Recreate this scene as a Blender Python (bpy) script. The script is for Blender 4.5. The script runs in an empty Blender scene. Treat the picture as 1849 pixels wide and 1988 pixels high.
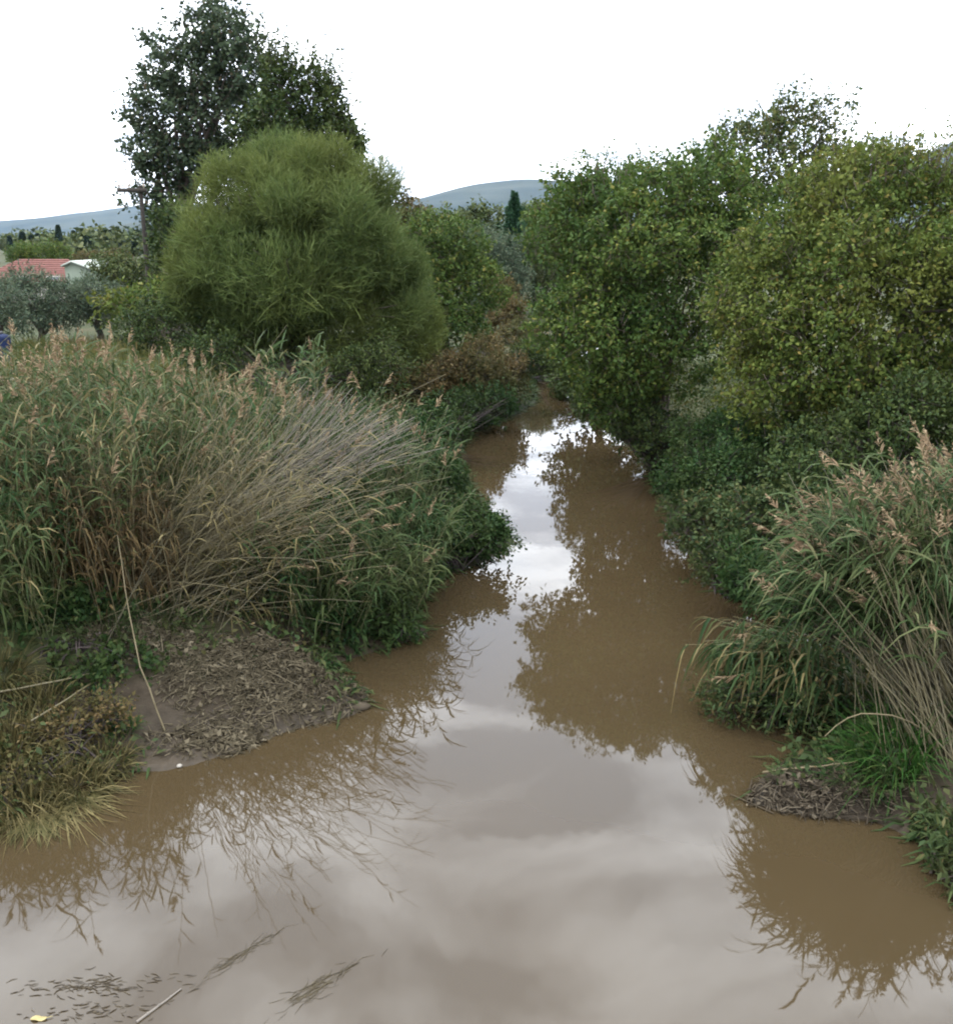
import bpy, math
import numpy as np
from mathutils import Vector

# ------------------------------------------------------------------ camera
CAM_H = 5.5
F_PX, CX, CY = 1900.0, 924.5, 994.0          # focal length and centre, in pixels of a 1849 x 1988 view
PITCH = math.radians(15.6)
CP, SP = math.cos(PITCH), math.sin(PITCH)
scene = bpy.context.scene
col = scene.collection
cam_data = bpy.data.cameras.new('camera')
cam = bpy.data.objects.new('camera', cam_data)
col.objects.link(cam)
cam.location = (0, 0, CAM_H)
cam.rotation_euler = (math.pi / 2 - PITCH, 0, 0)
cam_data.sensor_fit = 'HORIZONTAL'
cam_data.sensor_width = 36
cam_data.lens = 36 * F_PX / 1849
cam_data.clip_start = 0.1
cam_data.clip_end = 20000
scene.camera = cam

# ------------------------------------------------------------------ world: bright overcast
SUN_EL, SUN_AZ = math.radians(50), math.radians(-68)    # azimuth from +Y (view direction), clockwise
world = bpy.data.worlds.new('World')
scene.world = world
world.use_nodes = True
wt = world.node_tree
wt.nodes.clear()


def wn(kind, **kw):
    n = wt.nodes.new(kind)
    for k, v in kw.items():
        setattr(n, k, v)
    return n


def wmath(op, a, b=None, clamp=False):
    n = wn('ShaderNodeMath', operation=op, use_clamp=clamp)
    for i, q in enumerate((a, b)):
        if q is None:
            continue
        if isinstance(q, (int, float)):
            n.inputs[i].default_value = q
        else:
            wt.links.new(q, n.inputs[i])
    return n.outputs[0]


sky = wn('ShaderNodeTexSky', sky_type='NISHITA', sun_disc=False)
sky.sun_elevation = SUN_EL
sky.sun_rotation = SUN_AZ
sky.air_density = 1.0
sky.dust_density = 2.0
tc = wn('ShaderNodeTexCoord')
sep = wn('ShaderNodeSeparateXYZ')
wt.links.new(tc.outputs['Generated'], sep.inputs[0])
zpos = wmath('MAXIMUM', sep.outputs['Z'], 0.0)
zden = wmath('ADD', zpos, 0.22)
cmb = wn('ShaderNodeCombineXYZ')
wt.links.new(wmath('DIVIDE', sep.outputs['X'], zden), cmb.inputs[0])
wt.links.new(wmath('DIVIDE', sep.outputs['Y'], zden), cmb.inputs[1])
noi = wn('ShaderNodeTexNoise')
noi.inputs['Scale'].default_value = 3.6
noi.inputs['Detail'].default_value = 5.0
noi.inputs['Roughness'].default_value = 0.5
noi.inputs['Distortion'].default_value = 0.5
wmap = wn('ShaderNodeMapping')
wmap.inputs['Scale'].default_value = (0.75, 1.35, 1.0)
wmap.inputs['Location'].default_value = (0.4, 0.15, 0.0)
wt.links.new(cmb.outputs[0], wmap.inputs[0])
wt.links.new(wmap.outputs[0], noi.inputs['Vector'])
ramp = wn('ShaderNodeValToRGB')
ramp.color_ramp.elements[0].position = 0.41
ramp.color_ramp.elements[0].color = (0.52, 0.56, 0.64, 1)
ramp.color_ramp.elements[1].position = 0.60
ramp.color_ramp.elements[1].color = (1.22, 1.27, 1.34, 1)
wt.links.new(noi.outputs['Fac'], ramp.inputs['Fac'])
# overcast sky: three times brighter overhead than at the horizon
grad = wmath('MULTIPLY', wmath('ADD', wmath('MULTIPLY', zpos, 2.0), 1.15), 10.0)
sc_ = wn('ShaderNodeVectorMath', operation='SCALE')
wt.links.new(ramp.outputs['Color'], sc_.inputs[0])
wt.links.new(grad, sc_.inputs['Scale'])
mix = wn('ShaderNodeMix', data_type='RGBA')
mix.inputs['Factor'].default_value = 0.9
wt.links.new(sky.outputs['Color'], mix.inputs['A'])
wt.links.new(sc_.outputs[0], mix.inputs['B'])
bg = wn('ShaderNodeBackground')
bg.inputs['Strength'].default_value = 0.1
wt.links.new(mix.outputs['Result'], bg.inputs['Color'])
wo = wn('ShaderNodeOutputWorld')
wt.links.new(bg.outputs[0], wo.inputs['Surface'])

# ------------------------------------------------------------------ sun (behind thin cloud)
sd = bpy.data.lights.new('sun', 'SUN')
sd.energy = 1.2
sd.angle = math.radians(14)
sd.color = (1.0, 0.95, 0.86)
sun = bpy.data.objects.new('sun', sd)
col.objects.link(sun)
sdir = Vector((math.sin(SUN_AZ) * math.cos(SUN_EL), math.cos(SUN_AZ) * math.cos(SUN_EL), math.sin(SUN_EL)))
sun.rotation_euler = sdir.to_track_quat('Z', 'Y').to_euler()
sun.location = (-20, -20, 40)

# ------------------------------------------------------------------ exposure and render settings
scene.view_settings.view_transform = 'Standard'
scene.view_settings.look = 'None'
scene.view_settings.gamma = 1.0
scene.view_settings.exposure = 1.4
scene.view_settings.use_curve_mapping = False
cy = scene.cycles
cy.max_bounces = 5
cy.diffuse_bounces = 2
cy.glossy_bounces = 3
cy.transmission_bounces = 2
cy.transparent_max_bounces = 4
cy.volume_bounces = 0
cy.caustics_reflective = False
cy.caustics_refractive = False
cy.use_denoising = True
cy.filter_width = 2.0

# ------------------------------------------------------------------ small helpers
rng = np.random.default_rng(11)


def tag(o, label=None, cat=None, group=None, kind=None):
    if label:
        o['label'] = label
    if cat:
        o['category'] = cat
    if group:
        o['group'] = group
    if kind:
        o['kind'] = kind
    return o


def ray(px, py):
    u, v = px - CX, py - CY
    return np.array([u, F_PX * CP - v * SP, -F_PX * SP - v * CP])


def at_z(px, py, z=0.0):
    d = ray(px, py)
    t = (z - CAM_H) / d[2]
    return np.array([d[0] * t, d[1] * t, z])


def at_y(px, py, Y):
    d = ray(px, py)
    t = Y / d[1]
    return np.array([d[0] * t, Y, CAM_H + d[2] * t])


def px_m(py, Y):
    """metres per pixel at depth Y for the row py"""
    return Y / ray(CX, py)[1]


def srgb(r, g, b):
    f = lambda c: (c / 255 / 12.92) if c <= 10 else ((c / 255 + 0.055) / 1.055) ** 2.4
    return (f(r), f(g), f(b), 1)


class MB:
    """collects vertex and face arrays; build() links them as one mesh object"""

    def __init__(self):
        self.v, self.f, self.n = [], [], 0

    def add(self, verts, faces):
        verts = np.asarray(verts, dtype=np.float32).reshape(-1, 3)
        faces = np.asarray(faces, dtype=np.int32)
        self.f.append(faces + self.n)
        self.v.append(verts)
        self.n += len(verts)
        return self

    def mesh(self, name, smooth=False):
        v = np.concatenate(self.v)
        me = bpy.data.meshes.new(name)
        me.vertices.add(len(v))
        me.vertices.foreach_set('co', v.ravel())
        tot = np.concatenate([np.full(len(f), f.shape[1], np.int32) for f in self.f])
        idx = np.concatenate([f.ravel() for f in self.f])
        start = np.concatenate([[0], np.cumsum(tot)[:-1]]).astype(np.int32)
        me.loops.add(len(idx))
        me.loops.foreach_set('vertex_index', idx)
        me.polygons.add(len(tot))
        me.polygons.foreach_set('loop_start', start)
        me.polygons.foreach_set('loop_total', tot)
        me.update(calc_edges=True)
        if smooth:
            me.polygons.foreach_set('use_smooth', np.ones(len(tot), dtype=bool))
        return me

    def build(self, name, mat, parent=None, smooth=False, loc=None):
        """vertices are world coordinates; loc (or the parent's location) becomes the origin"""
        if loc is None and parent is not None:
            loc = np.array(parent.location)
        if loc is not None:
            off = np.asarray(loc, dtype=np.float32)
            self.v = [a - off for a in self.v]
        me = self.mesh(name, smooth)
        me.materials.append(mat)
        o = bpy.data.objects.new(name, me)
        col.objects.link(o)
        if parent is not None:
            o.parent = parent
        elif loc is not None:
            o.location = tuple(float(c) for c in loc)
        return o


def empty(name, loc, label, cat, group=None):
    o = bpy.data.objects.new(name, None)
    col.objects.link(o)
    o.location = tuple(float(c) for c in loc)
    o.empty_display_size = 0.2
    return tag(o, label, cat, group)


def unit(a):
    return a / np.maximum(np.linalg.norm(a, axis=-1, keepdims=True), 1e-9)


def sphere_dirs(n, g):
    return unit(g.normal(size=(n, 3)))


def box(mb, c, s, rz=0.0):
    sx, sy, sz = np.array(s) / 2
    p = np.array([[x, y, z] for z in (-sz, sz) for y in (-sy, sy) for x in (-sx, sx)], float)
    ca, sa = math.cos(rz), math.sin(rz)
    q = p.copy()
    q[:, 0] = p[:, 0] * ca - p[:, 1] * sa
    q[:, 1] = p[:, 0] * sa + p[:, 1] * ca
    mb.add(q + np.array(c), [[0, 2, 3, 1], [4, 5, 7, 6], [0, 1, 5, 4], [2, 6, 7, 3], [0, 4, 6, 2], [1, 3, 7, 5]])
    return mb


def tube(mb, pts, radii, sides=7, cap=True):
    """one tapered tube along a path"""
    pts = np.asarray(pts, float)
    K = len(pts)
    tan = unit(np.gradient(pts, axis=0))
    ref = np.array([0.3, 0.9, 0.1]) if abs(tan[0][2]) > 0.7 else np.array([0, 0, 1.0])
    a = unit(np.cross(tan, ref))
    b = np.cross(tan, a)
    th = np.arange(sides) * 2 * math.pi / sides
    r = np.asarray(radii, float)[:, None, None]
    ring = pts[:, None, :] + r * (np.cos(th)[None, :, None] * a[:, None, :] + np.sin(th)[None, :, None] * b[:, None, :])
    v = ring.reshape(-1, 3)
    f = [[k * sides + i, k * sides + (i + 1) % sides, (k + 1) * sides + (i + 1) % sides, (k + 1) * sides + i]
         for k in range(K - 1) for i in range(sides)]
    mb.add(v, f)
    if cap:
        n = len(v)
        for k, flip in ((0, 1), (K - 1, 0)):
            c = pts[k][None, :]
            rg = v[k * sides:(k + 1) * sides]
            t = [[0, 1 + i, 1 + (i + 1) % sides] for i in range(sides)]
            mb.add(np.concatenate([c, rg]), t)
    return mb


def tubes(mb, paths, radii, sides=3):
    """many thin stems at once: paths N,K,3 radii N,K"""
    N, K, _ = paths.shape
    tan = unit(np.gradient(paths, axis=1))
    ref = unit(np.array([0.31, 0.77, 0.2]))
    a = unit(np.cross(tan, ref))
    b = np.cross(tan, a)
    th = np.arange(sides) * 2 * math.pi / sides
    ring = paths[:, :, None, :] + radii[:, :, None, None] * (
        np.cos(th)[None, None, :, None] * a[:, :, None, :] + np.sin(th)[None, None, :, None] * b[:, :, None, :])
    base = np.array([[k * sides + i, k * sides + (i + 1) % sides, (k + 1) * sides + (i + 1) % sides, (k + 1) * sides + i]
                     for k in range(K - 1) for i in range(sides)])
    f = (base[None] + (np.arange(N) * K * sides)[:, None, None]).reshape(-1, 4)
    mb.add(ring.reshape(-1, 3), f)
    return mb


def ribbons(mb, paths, side, width):
    """paths N,K,3; side N,3 unit; width N,K"""
    N, K, _ = paths.shape
    L = paths - side[:, None, :] * width[:, :, None] / 2
    R = paths + side[:, None, :] * width[:, :, None] / 2
    v = np.stack([L, R], axis=2).reshape(-1, 3)
    base = np.array([[2 * k, 2 * k + 1, 2 * k + 3, 2 * k + 2] for k in range(K - 1)])
    f = (base[None] + (np.arange(N) * K * 2)[:, None, None]).reshape(-1, 4)
    mb.add(v, f)
    return mb


def leaves(mb, pos, axis, nrm, length, width):
    """diamond leaves with a slight fold"""
    axis = unit(axis)
    s = unit(np.cross(axis, nrm))
    n = np.cross(s, axis)
    l = length[:, None]
    w = width[:, None] / 2
    p0 = pos
    p1 = pos + axis * l * 0.45 - s * w + n * w * 0.45
    p2 = pos + axis * l
    p3 = pos + axis * l * 0.45 + s * w + n * w * 0.45
    v = np.stack([p0, p1, p2, p3], axis=1).reshape(-1, 3)
    f = np.arange(len(pos) * 4).reshape(-1, 4)
    mb.add(v, f)
    return mb


class Wave:
    """cheap smooth 3-D noise, about -1..1"""

    def __init__(self, g, scale, n=7):
        self.k = sphere_dirs(n, g) * g.uniform(0.6, 1.7, size=(n, 1)) / scale * 2 * math.pi
        self.p = g.uniform(0, 6.28, size=n)

    def __call__(self, p):
        return np.sin(p @ self.k.T + self.p).sum(axis=-1) / math.sqrt(len(self.p)) * 0.8


# ------------------------------------------------------------------ materials
def new_mat(name):
    m = bpy.data.materials.new(name)
    m.use_nodes = True
    nt = m.node_tree
    nt.nodes.clear()
    out = nt.nodes.new('ShaderNodeOutputMaterial')
    return m, nt, out


def rampnode(nt, fac, stops):
    r = nt.nodes.new('ShaderNodeValToRGB')
    e = r.color_ramp.elements
    while len(e) < len(stops):
        e.new(0.5)
    for i, (p, c) in enumerate(stops):
        e[i].position = p
        e[i].color = c
    nt.links.new(fac, r.inputs['Fac'])
    return r.outputs['Color']


def noise_out(nt, scale, detail=4, rough=0.55, coord='Object'):
    t = nt.nodes.new('ShaderNodeTexCoord')
    n = nt.nodes.new('ShaderNodeTexNoise')
    n.inputs['Scale'].default_value = scale
    n.inputs['Detail'].default_value = detail
    n.inputs['Roughness'].default_value = rough
    nt.links.new(t.outputs[coord], n.inputs['Vector'])
    return n.outputs['Fac']


def leaf_mat(name, stops, patch=None, patch_scale=0.7, patch_amt=0.5, transl=0.3, rough=0.65, spec=0.10, gain=0.84):
    """colour varies leaf by leaf (stops) and, more slowly, in patches over the plant"""
    m, nt, out = new_mat(name)
    g = nt.nodes.new('ShaderNodeNewGeometry')
    dim = lambda q: (q[0] * gain, q[1] * gain, q[2] * gain * .80, 1)
    c = rampnode(nt, g.outputs['Random Per Island'], [(a, dim(q)) for a, q in stops])
    if patch:
        patch = dim(patch)
        n = noise_out(nt, patch_scale, 2)
        mr = nt.nodes.new('ShaderNodeMapRange')
        mr.inputs['From Min'].default_value = 0.42
        mr.inputs['From Max'].default_value = 0.68
        mr.inputs['To Max'].default_value = patch_amt
        nt.links.new(n, mr.inputs['Value'])
        mx = nt.nodes.new('ShaderNodeMix')
        mx.data_type = 'RGBA'
        nt.links.new(mr.outputs[0], mx.inputs['Factor'])
        nt.links.new(c, mx.inputs['A'])
        mx.inputs['B'].default_value = patch
        c = mx.outputs['Result']
    p = nt.nodes.new('ShaderNodeBsdfPrincipled')
    p.inputs['Roughness'].default_value = rough
    p.inputs['Specular IOR Level'].default_value = spec
    nt.links.new(c, p.inputs['Base Color'])
    t = nt.nodes.new('ShaderNodeBsdfTranslucent')
    nt.links.new(c, t.inputs['Color'])
    ms = nt.nodes.new('ShaderNodeMixShader')
    ms.inputs[0].default_value = transl
    nt.links.new(p.outputs[0], ms.inputs[1])
    nt.links.new(t.outputs[0], ms.inputs[2])
    nt.links.new(ms.outputs[0], out.inputs['Surface'])
    return m


def solid_mat(name, stops, scale=6, detail=5, rough=0.85, bump=0.3, spec=0.3, island=False, bdist=0.02):
    m, nt, out = new_mat(name)
    n = noise_out(nt, scale, detail)
    fac = n
    if island:
        g = nt.nodes.new('ShaderNodeNewGeometry')
        a = nt.nodes.new('ShaderNodeMath')
        a.operation = 'MULTIPLY_ADD'
        nt.links.new(g.outputs['Random Per Island'], a.inputs[0])
        a.inputs[1].default_value = 0.7
        b = nt.nodes.new('ShaderNodeMath')
        b.operation = 'MULTIPLY'
        nt.links.new(n, b.inputs[0])
        b.inputs[1].default_value = 0.3
        nt.links.new(b.outputs[0], a.inputs[2])
        fac = a.outputs[0]
    c = rampnode(nt, fac, stops)
    p = nt.nodes.new('ShaderNodeBsdfPrincipled')
    p.inputs['Roughness'].default_value = rough
    p.inputs['Specular IOR Level'].default_value = spec
    nt.links.new(c, p.inputs['Base Color'])
    if bump:
        b = nt.nodes.new('ShaderNodeBump')
        b.inputs['Strength'].default_value = bump
        b.inputs['Distance'].default_value = bdist
        nt.links.new(n, b.inputs['Height'])
        nt.links.new(b.outputs[0], p.inputs['Normal'])
    nt.links.new(p.outputs[0], out.inputs['Surface'])
    return m


def C(r, g, b):
    return (r, g, b, 1)


M = {}
M['leaf_alder'] = leaf_mat('leaf_alder', [(0, C(.030, .052, .014)), (.5, C(.052, .082, .020)), (.88, C(.082, .108, .028)), (1, C(.135, .120, .035))],
                           C(.022, .050, .016), 0.5, 0.7, gain=0.98)
M['leaf_yellowing'] = leaf_mat('leaf_yellowing', [(0, C(.030, .052, .014)), (.5, C(.052, .078, .019)), (.9, C(.082, .100, .026)), (1, C(.14, .105, .035))],
                               C(.086, .090, .022), 0.55, 0.6, gain=1.05)
M['leaf_sparse'] = leaf_mat('leaf_sparse', [(0, C(.035, .055, .025)), (.6, C(.060, .080, .030)), (1, C(.11, .105, .04))], transl=.25)
M['leaf_poplar'] = leaf_mat('leaf_poplar', [(0, C(.020, .032, .022)), (.6, C(.034, .052, .034)), (.94, C(.055, .075, .045)), (1, C(.085, .060, .045))],
                            C(.042, .050, .034), 0.25, 0.5, transl=.18, gain=1)
M['leaf_dark'] = leaf_mat('leaf_dark', [(0, C(.018, .034, .014)), (.6, C(.034, .056, .018)), (1, C(.060, .076, .024))], C(.055, .066, .018), 0.3, 0.5, transl=.2, gain=0.8)
M['leaf_tamarisk'] = leaf_mat('leaf_tamarisk', [(0, C(.048, .074, .026)), (.6, C(.078, .108, .038)), (1, C(.115, .140, .058))],
                              C(.098, .108, .030), 0.35, 0.6, transl=.3, gain=0.92)
M['leaf_herb'] = leaf_mat('leaf_herb', [(0, C(.016, .042, .014)), (.6, C(.030, .066, .022)), (1, C(.058, .092, .030))], C(.050, .060, .022), 0.9, 0.6, gain=0.66)
M['leaf_bramble'] = leaf_mat('leaf_bramble', [(0, C(.026, .048, .020)), (.6, C(.045, .070, .028)), (.92, C(.075, .092, .038)), (1, C(.13, .09, .05))],
                             C(.070, .060, .030), 0.9, 0.5, gain=0.72)
M['leaf_rust'] = leaf_mat('leaf_rust', [(0, C(.050, .045, .020)), (.5, C(.085, .065, .030)), (1, C(.13, .085, .045))], C(.045, .058, .022), 0.8, 0.7)
M['leaf_olive'] = leaf_mat('leaf_olive', [(0, C(.040, .062, .046)), (.6, C(.066, .092, .068)), (1, C(.11, .130, .095))], transl=.15)
M['leaf_far'] = leaf_mat('leaf_far', [(0, C(.030, .050, .020)), (.6, C(.055, .076, .028)), (1, C(.09, .10, .04))], C(.060, .060, .030), 0.05, 0.6, transl=.15)
M['leaf_cypress'] = leaf_mat('leaf_cypress', [(0, C(.014, .028, .018)), (1, C(.030, .046, .026))], transl=.05)
M['leaf_conifer'] = leaf_mat('leaf_conifer', [(0, C(.014, .040, .024)), (1, C(.028, .068, .036))], transl=.08)
M['reed_leaf'] = leaf_mat('reed_leaf', [(0, C(.026, .056, .024)), (.5, C(.050, .085, .036)), (.85, C(.082, .115, .058)), (1, C(.16, .145, .085))],
                          C(.075, .072, .032), 0.8, 0.5, rough=.6, spec=.06, gain=0.66)
M['reed_leaf_dark'] = leaf_mat('reed_leaf_dark', [(0, C(.016, .040, .016)), (.6, C(.034, .066, .026)), (1, C(.072, .096, .044))],
                               C(.080, .075, .032), 0.9, 0.45, rough=.6, spec=.06, gain=0.66)
M['reed_leaf_dry'] = leaf_mat('reed_leaf_dry', [(0, C(.055, .044, .020)), (.5, C(.105, .085, .042)), (1, C(.19, .155, .085))], rough=.6, transl=.25, gain=0.72)
M['reed_leaf_brown'] = leaf_mat('reed_leaf_brown', [(0, C(.036, .023, .012)), (.6, C(.078, .052, .027)), (1, C(.14, .10, .055))], rough=.7, transl=.2, gain=0.75)
M['cane'] = solid_mat('cane', [(0, C(.034, .029, .014)), (.5, C(.072, .060, .029)), (1, C(.145, .122, .070))], 9, 2, .55, 0, .35, island=True)
M['cane_grey'] = solid_mat('cane_grey', [(0, C(.055, .048, .038)), (.5, C(.098, .084, .068)), (1, C(.18, .160, .135))], 9, 2, .6, 0, .3, island=True)
M['cane_green'] = solid_mat('cane_green', [(0, C(.040, .048, .019)), (.5, C(.080, .084, .036)), (1, C(.15, .13, .07))], 9, 2, .55, 0, .35, island=True)
M['cane_straw'] = solid_mat('cane_straw', [(.3, C(.070, .056, .030)), (.7, C(.125, .102, .060))], 5, 3, .7, 0, .15)
M['plume'] = leaf_mat('plume', [(0, C(.13, .088, .066)), (.5, C(.22, .155, .118)), (1, C(.34, .27, .21))], rough=.9, transl=.35, spec=.05)
M['bark'] = solid_mat('bark', [(.3, C(.030, .024, .018)), (.7, C(.085, .070, .055))], 14, 6, .9, .8, .15)
M['bark_pale'] = solid_mat('bark_pale', [(.3, C(.07, .055, .045)), (.7, C(.16, .13, .11))], 8, 6, .9, .8, .15)
M['twig'] = solid_mat('twig', [(.2, C(.045, .035, .028)), (.8, C(.12, .095, .075))], 8, 3, .85, 0, .15, island=True)
M['twig_dark'] = solid_mat('twig_dark', [(.2, C(.020, .016, .016)), (.8, C(.055, .042, .038))], 8, 3, .85, 0, .15, island=True)
M['grass'] = leaf_mat('grass', [(0, C(.050, .070, .022)), (.6, C(.085, .098, .035)), (1, C(.16, .14, .06))], C(.12, .095, .045), 0.25, 0.7)
M['grass_bright'] = leaf_mat('grass_bright', [(0, C(.018, .056, .012)), (.7, C(.034, .088, .020)), (1, C(.07, .11, .035))], gain=0.75)
M['grass_dry'] = leaf_mat('grass_dry', [(0, C(.036, .034, .015)), (.5, C(.080, .068, .032)), (1, C(.17, .14, .072))], C(.040, .050, .018), 1.3, 0.45, gain=0.72)
M['debris'] = solid_mat('debris', [(0, C(.022, .018, .011)), (.6, C(.056, .046, .029)), (.90, C(.105, .088, .058)), (1, C(.24, .21, .16))], 9, 3, 0.95, 0, .05, island=True)
M['debris_dark'] = solid_mat('debris_dark', [(0, C(.018, .014, .010)), (.6, C(.045, .036, .025)), (1, C(.12, .100, .070))], 9, 3, 0.95, 0, .05, island=True)


def ground_material():
    m, nt, out = new_mat('earth')
    n1 = noise_out(nt, 0.35, 5)
    n2 = noise_out(nt, 5.0, 6, .65)
    c1 = rampnode(nt, n1, [(.35, C(.030, .030, .013)), (.5, C(.026, .033, .012)), (.65, C(.042, .038, .018))])
    mud = rampnode(nt, n2, [(.3, C(.018, .0135, .0085)), (.7, C(.040, .031, .021))])
    g = nt.nodes.new('ShaderNodeNewGeometry')
    s = nt.nodes.new('ShaderNodeSeparateXYZ')
    nt.links.new(g.outputs['Position'], s.inputs[0])
    mr = nt.nodes.new('ShaderNodeMapRange')
    mr.inputs['From Min'].default_value = 0.35
    mr.inputs['From Max'].default_value = 0.8
    nt.links.new(s.outputs['Z'], mr.inputs['Value'])
    mx = nt.nodes.new('ShaderNodeMix')
    mx.data_type = 'RGBA'
    nt.links.new(mr.outputs[0], mx.inputs['Factor'])
    nt.links.new(mud, mx.inputs['A'])
    nt.links.new(c1, mx.inputs['B'])
    wet = nt.nodes.new('ShaderNodeMapRange')          # wet mud by the waterline is smoother
    wet.inputs['From Min'].default_value = 0.02
    wet.inputs['From Max'].default_value = 0.3
    wet.inputs['To Min'].default_value = 0.45
    wet.inputs['To Max'].default_value = 0.9
    nt.links.new(s.outputs['Z'], wet.inputs['Value'])
    p = nt.nodes.new('ShaderNodeBsdfPrincipled')
    p.inputs['Specular IOR Level'].default_value = 0.10
    nt.links.new(wet.outputs[0], p.inputs['Roughness'])
    nt.links.new(mx.outputs['Result'], p.inputs['Base Color'])
    b = nt.nodes.new('ShaderNodeBump')
    b.inputs['Strength'].default_value = 0.7
    b.inputs['Distance'].default_value = 0.05
    nt.links.new(n2, b.inputs['Height'])
    nt.links.new(b.outputs[0], p.inputs['Normal'])
    nt.links.new(p.outputs[0], out.inputs['Surface'])
    return m


def water_material():
    m, nt, out = new_mat('muddy_water')
    n = noise_out(nt, 0.22, 3)
    c = rampnode(nt, n, [(.3, C(.0275, .0195, .0098)), (.7, C(.034, .0240, .0120))])
    p = nt.nodes.new('ShaderNodeBsdfPrincipled')
    p.inputs['Roughness'].default_value = 0.025
    p.inputs['IOR'].default_value = 1.39
    nt.links.new(c, p.inputs['Base Color'])
    t = nt.nodes.new('ShaderNodeTexCoord')
    mp = nt.nodes.new('ShaderNodeMapping')
    mp.inputs['Scale'].default_value = (1.0, 0.45, 1)
    nt.links.new(t.outputs['Object'], mp.inputs[0])
    n2 = nt.nodes.new('ShaderNodeTexNoise')
    n2.inputs['Scale'].default_value = 1.6
    n2.inputs['Detail'].default_value = 3
    nt.links.new(mp.outputs[0], n2.inputs['Vector'])
    b = nt.nodes.new('ShaderNodeBump')
    b.inputs['Strength'].default_value = 0.10
    b.inputs['Distance'].default_value = 0.03
    nt.links.new(n2.outputs['Fac'], b.inputs['Height'])
    nt.links.new(b.outputs[0], p.inputs['Normal'])
    nt.links.new(p.outputs[0], out.inputs['Surface'])
    return m


M['earth'] = ground_material()
M['water'] = water_material()
M['hill'] = solid_mat('hill', [(.35, C(.022, .030, .028)), (.65, C(.040, .046, .038))], 0.006, 6, 1.0, 0, .05)
M['roof'] = solid_mat('roof', [(.3, C(.095, .040, .033)), (.7, C(.135, .060, .048))], 3, 6, .85, .3, .2)
M['wall'] = solid_mat('wall', [(.3, C(.26, .24, .21)), (.7, C(.34, .31, .28))], 2, 5, .9, .1, .2)
M['shed_roof'] = solid_mat('shed_roof', [(.3, C(.20, .22, .19)), (.7, C(.27, .29, .25))], 1.5, 5, .6, .1, .3)
M['shed_wall'] = solid_mat('shed_wall', [(.3, C(.15, .18, .14)), (.7, C(.20, .23, .18))], 1.5, 5, .85, .1, .2)
M['glass_dark'] = solid_mat('glass_dark', [(.3, C(.02, .025, .03)), (.7, C(.03, .035, .04))], 2, 2, .1, 0, .5)
M['wood_post'] = solid_mat('wood_post', [(.3, C(.022, .019, .016)), (.7, C(.045, .038, .032))], 12, 5, .9, .3, .2)
M['porcelain'] = solid_mat('porcelain', [(.3, C(.25, .2, .17)), (.7, C(.3, .25, .2))], 4, 2, .3, 0, .5)
M['blue_plastic'] = solid_mat('blue_plastic', [(.3, C(.006, .011, .034)), (.7, C(.009, .016, .045))], 3, 3, .6, 0, .1)
M['track'] = solid_mat('track', [(.3, C(.15, .14, .115)), (.7, C(.24, .22, .185))], 2.5, 6, .95, .4, .1)
M['pale'] = solid_mat('pale', [(.3, C(.15, .135, .11)), (.7, C(.24, .22, .185))], 18, 4, .8, .3, .3)
M['leaf_floating'] = solid_mat('leaf_floating', [(.3, C(.16, .125, .045)), (.7, C(.22, .18, .08))], 12, 4, .6, .2, .3)
M['tar'] = solid_mat('tar', [(.3, C(.03, .03, .03)), (.7, C(.05, .05, .05))], 12, 4, .6, .2, .3)

# ------------------------------------------------------------------ river outline (waterline traced on the plane z = 0)
left_px = [(0, 1590), (100, 1545), (230, 1503), (340, 1496), (460, 1462), (560, 1418), (690, 1390), (722, 1352), (660, 1312), (650, 1290),
           (740, 1262), (830, 1232), (815, 1180), (862, 1122), (950, 1085), (1000, 1052), (965, 1005), (915, 955), (885, 890), (915, 842), (1000, 805), (1040, 780)]
right_px = [(1849, 1750), (1790, 1640), (1690, 1592), (1560, 1583), (1455, 1560), (1480, 1500), (1560, 1450), (1620, 1400), (1640, 1300), (1600, 1238), (1500, 1200), (1400, 1150),
            (1325, 1060), (1275, 960), (1250, 880), (1180, 832), (1110, 785)]
Lb = [(-14, -40), (-11, -10), (-9.0, 0), (-7.2, 5.0)] + [tuple(at_z(*p)[:2]) for p in left_px] + [(2.4, 40), (5, 52), (14, 66)]
Rb = [(8, -40), (6.5, -10), (5.2, 0), (4.5, 5.0)] + [tuple(at_z(*p)[:2]) for p in right_px] + [(4.2, 40), (7.5, 51), (16, 63)]
POLY = np.array(Lb + Rb[::-1])


def river_dist(x, y):
    """signed distance to the waterline, positive on land"""
    P = np.stack([x, y], axis=-1)
    best = np.full(x.shape, 1e9)
    inside = np.zeros(x.shape, bool)
    A = POLY
    B = np.roll(POLY, -1, axis=0)
    for a, b in zip(A, B):
        ab = b - a
        t = np.clip(((P - a) @ ab) / (ab @ ab), 0, 1)
        d = np.hypot(P[..., 0] - a[0] - t * ab[0], P[..., 1] - a[1] - t * ab[1])
        best = np.minimum(best, d)
        c = (a[1] > y) != (b[1] > y)
        with np.errstate(divide='ignore', invalid='ignore'):
            xi = a[0] + (y - a[1]) * (b[0] - a[0]) / (b[1] - a[1])
        inside ^= c & (x < xi)
    return np.where(inside, -best, best)


gw1, gw2 = Wave(rng, 3.0), Wave(rng, 0.9)
MOUND = at_z(510, 1330, 0.2)[:2]
MOUND2 = at_z(1590, 1545, 0.1)[:2]


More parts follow.
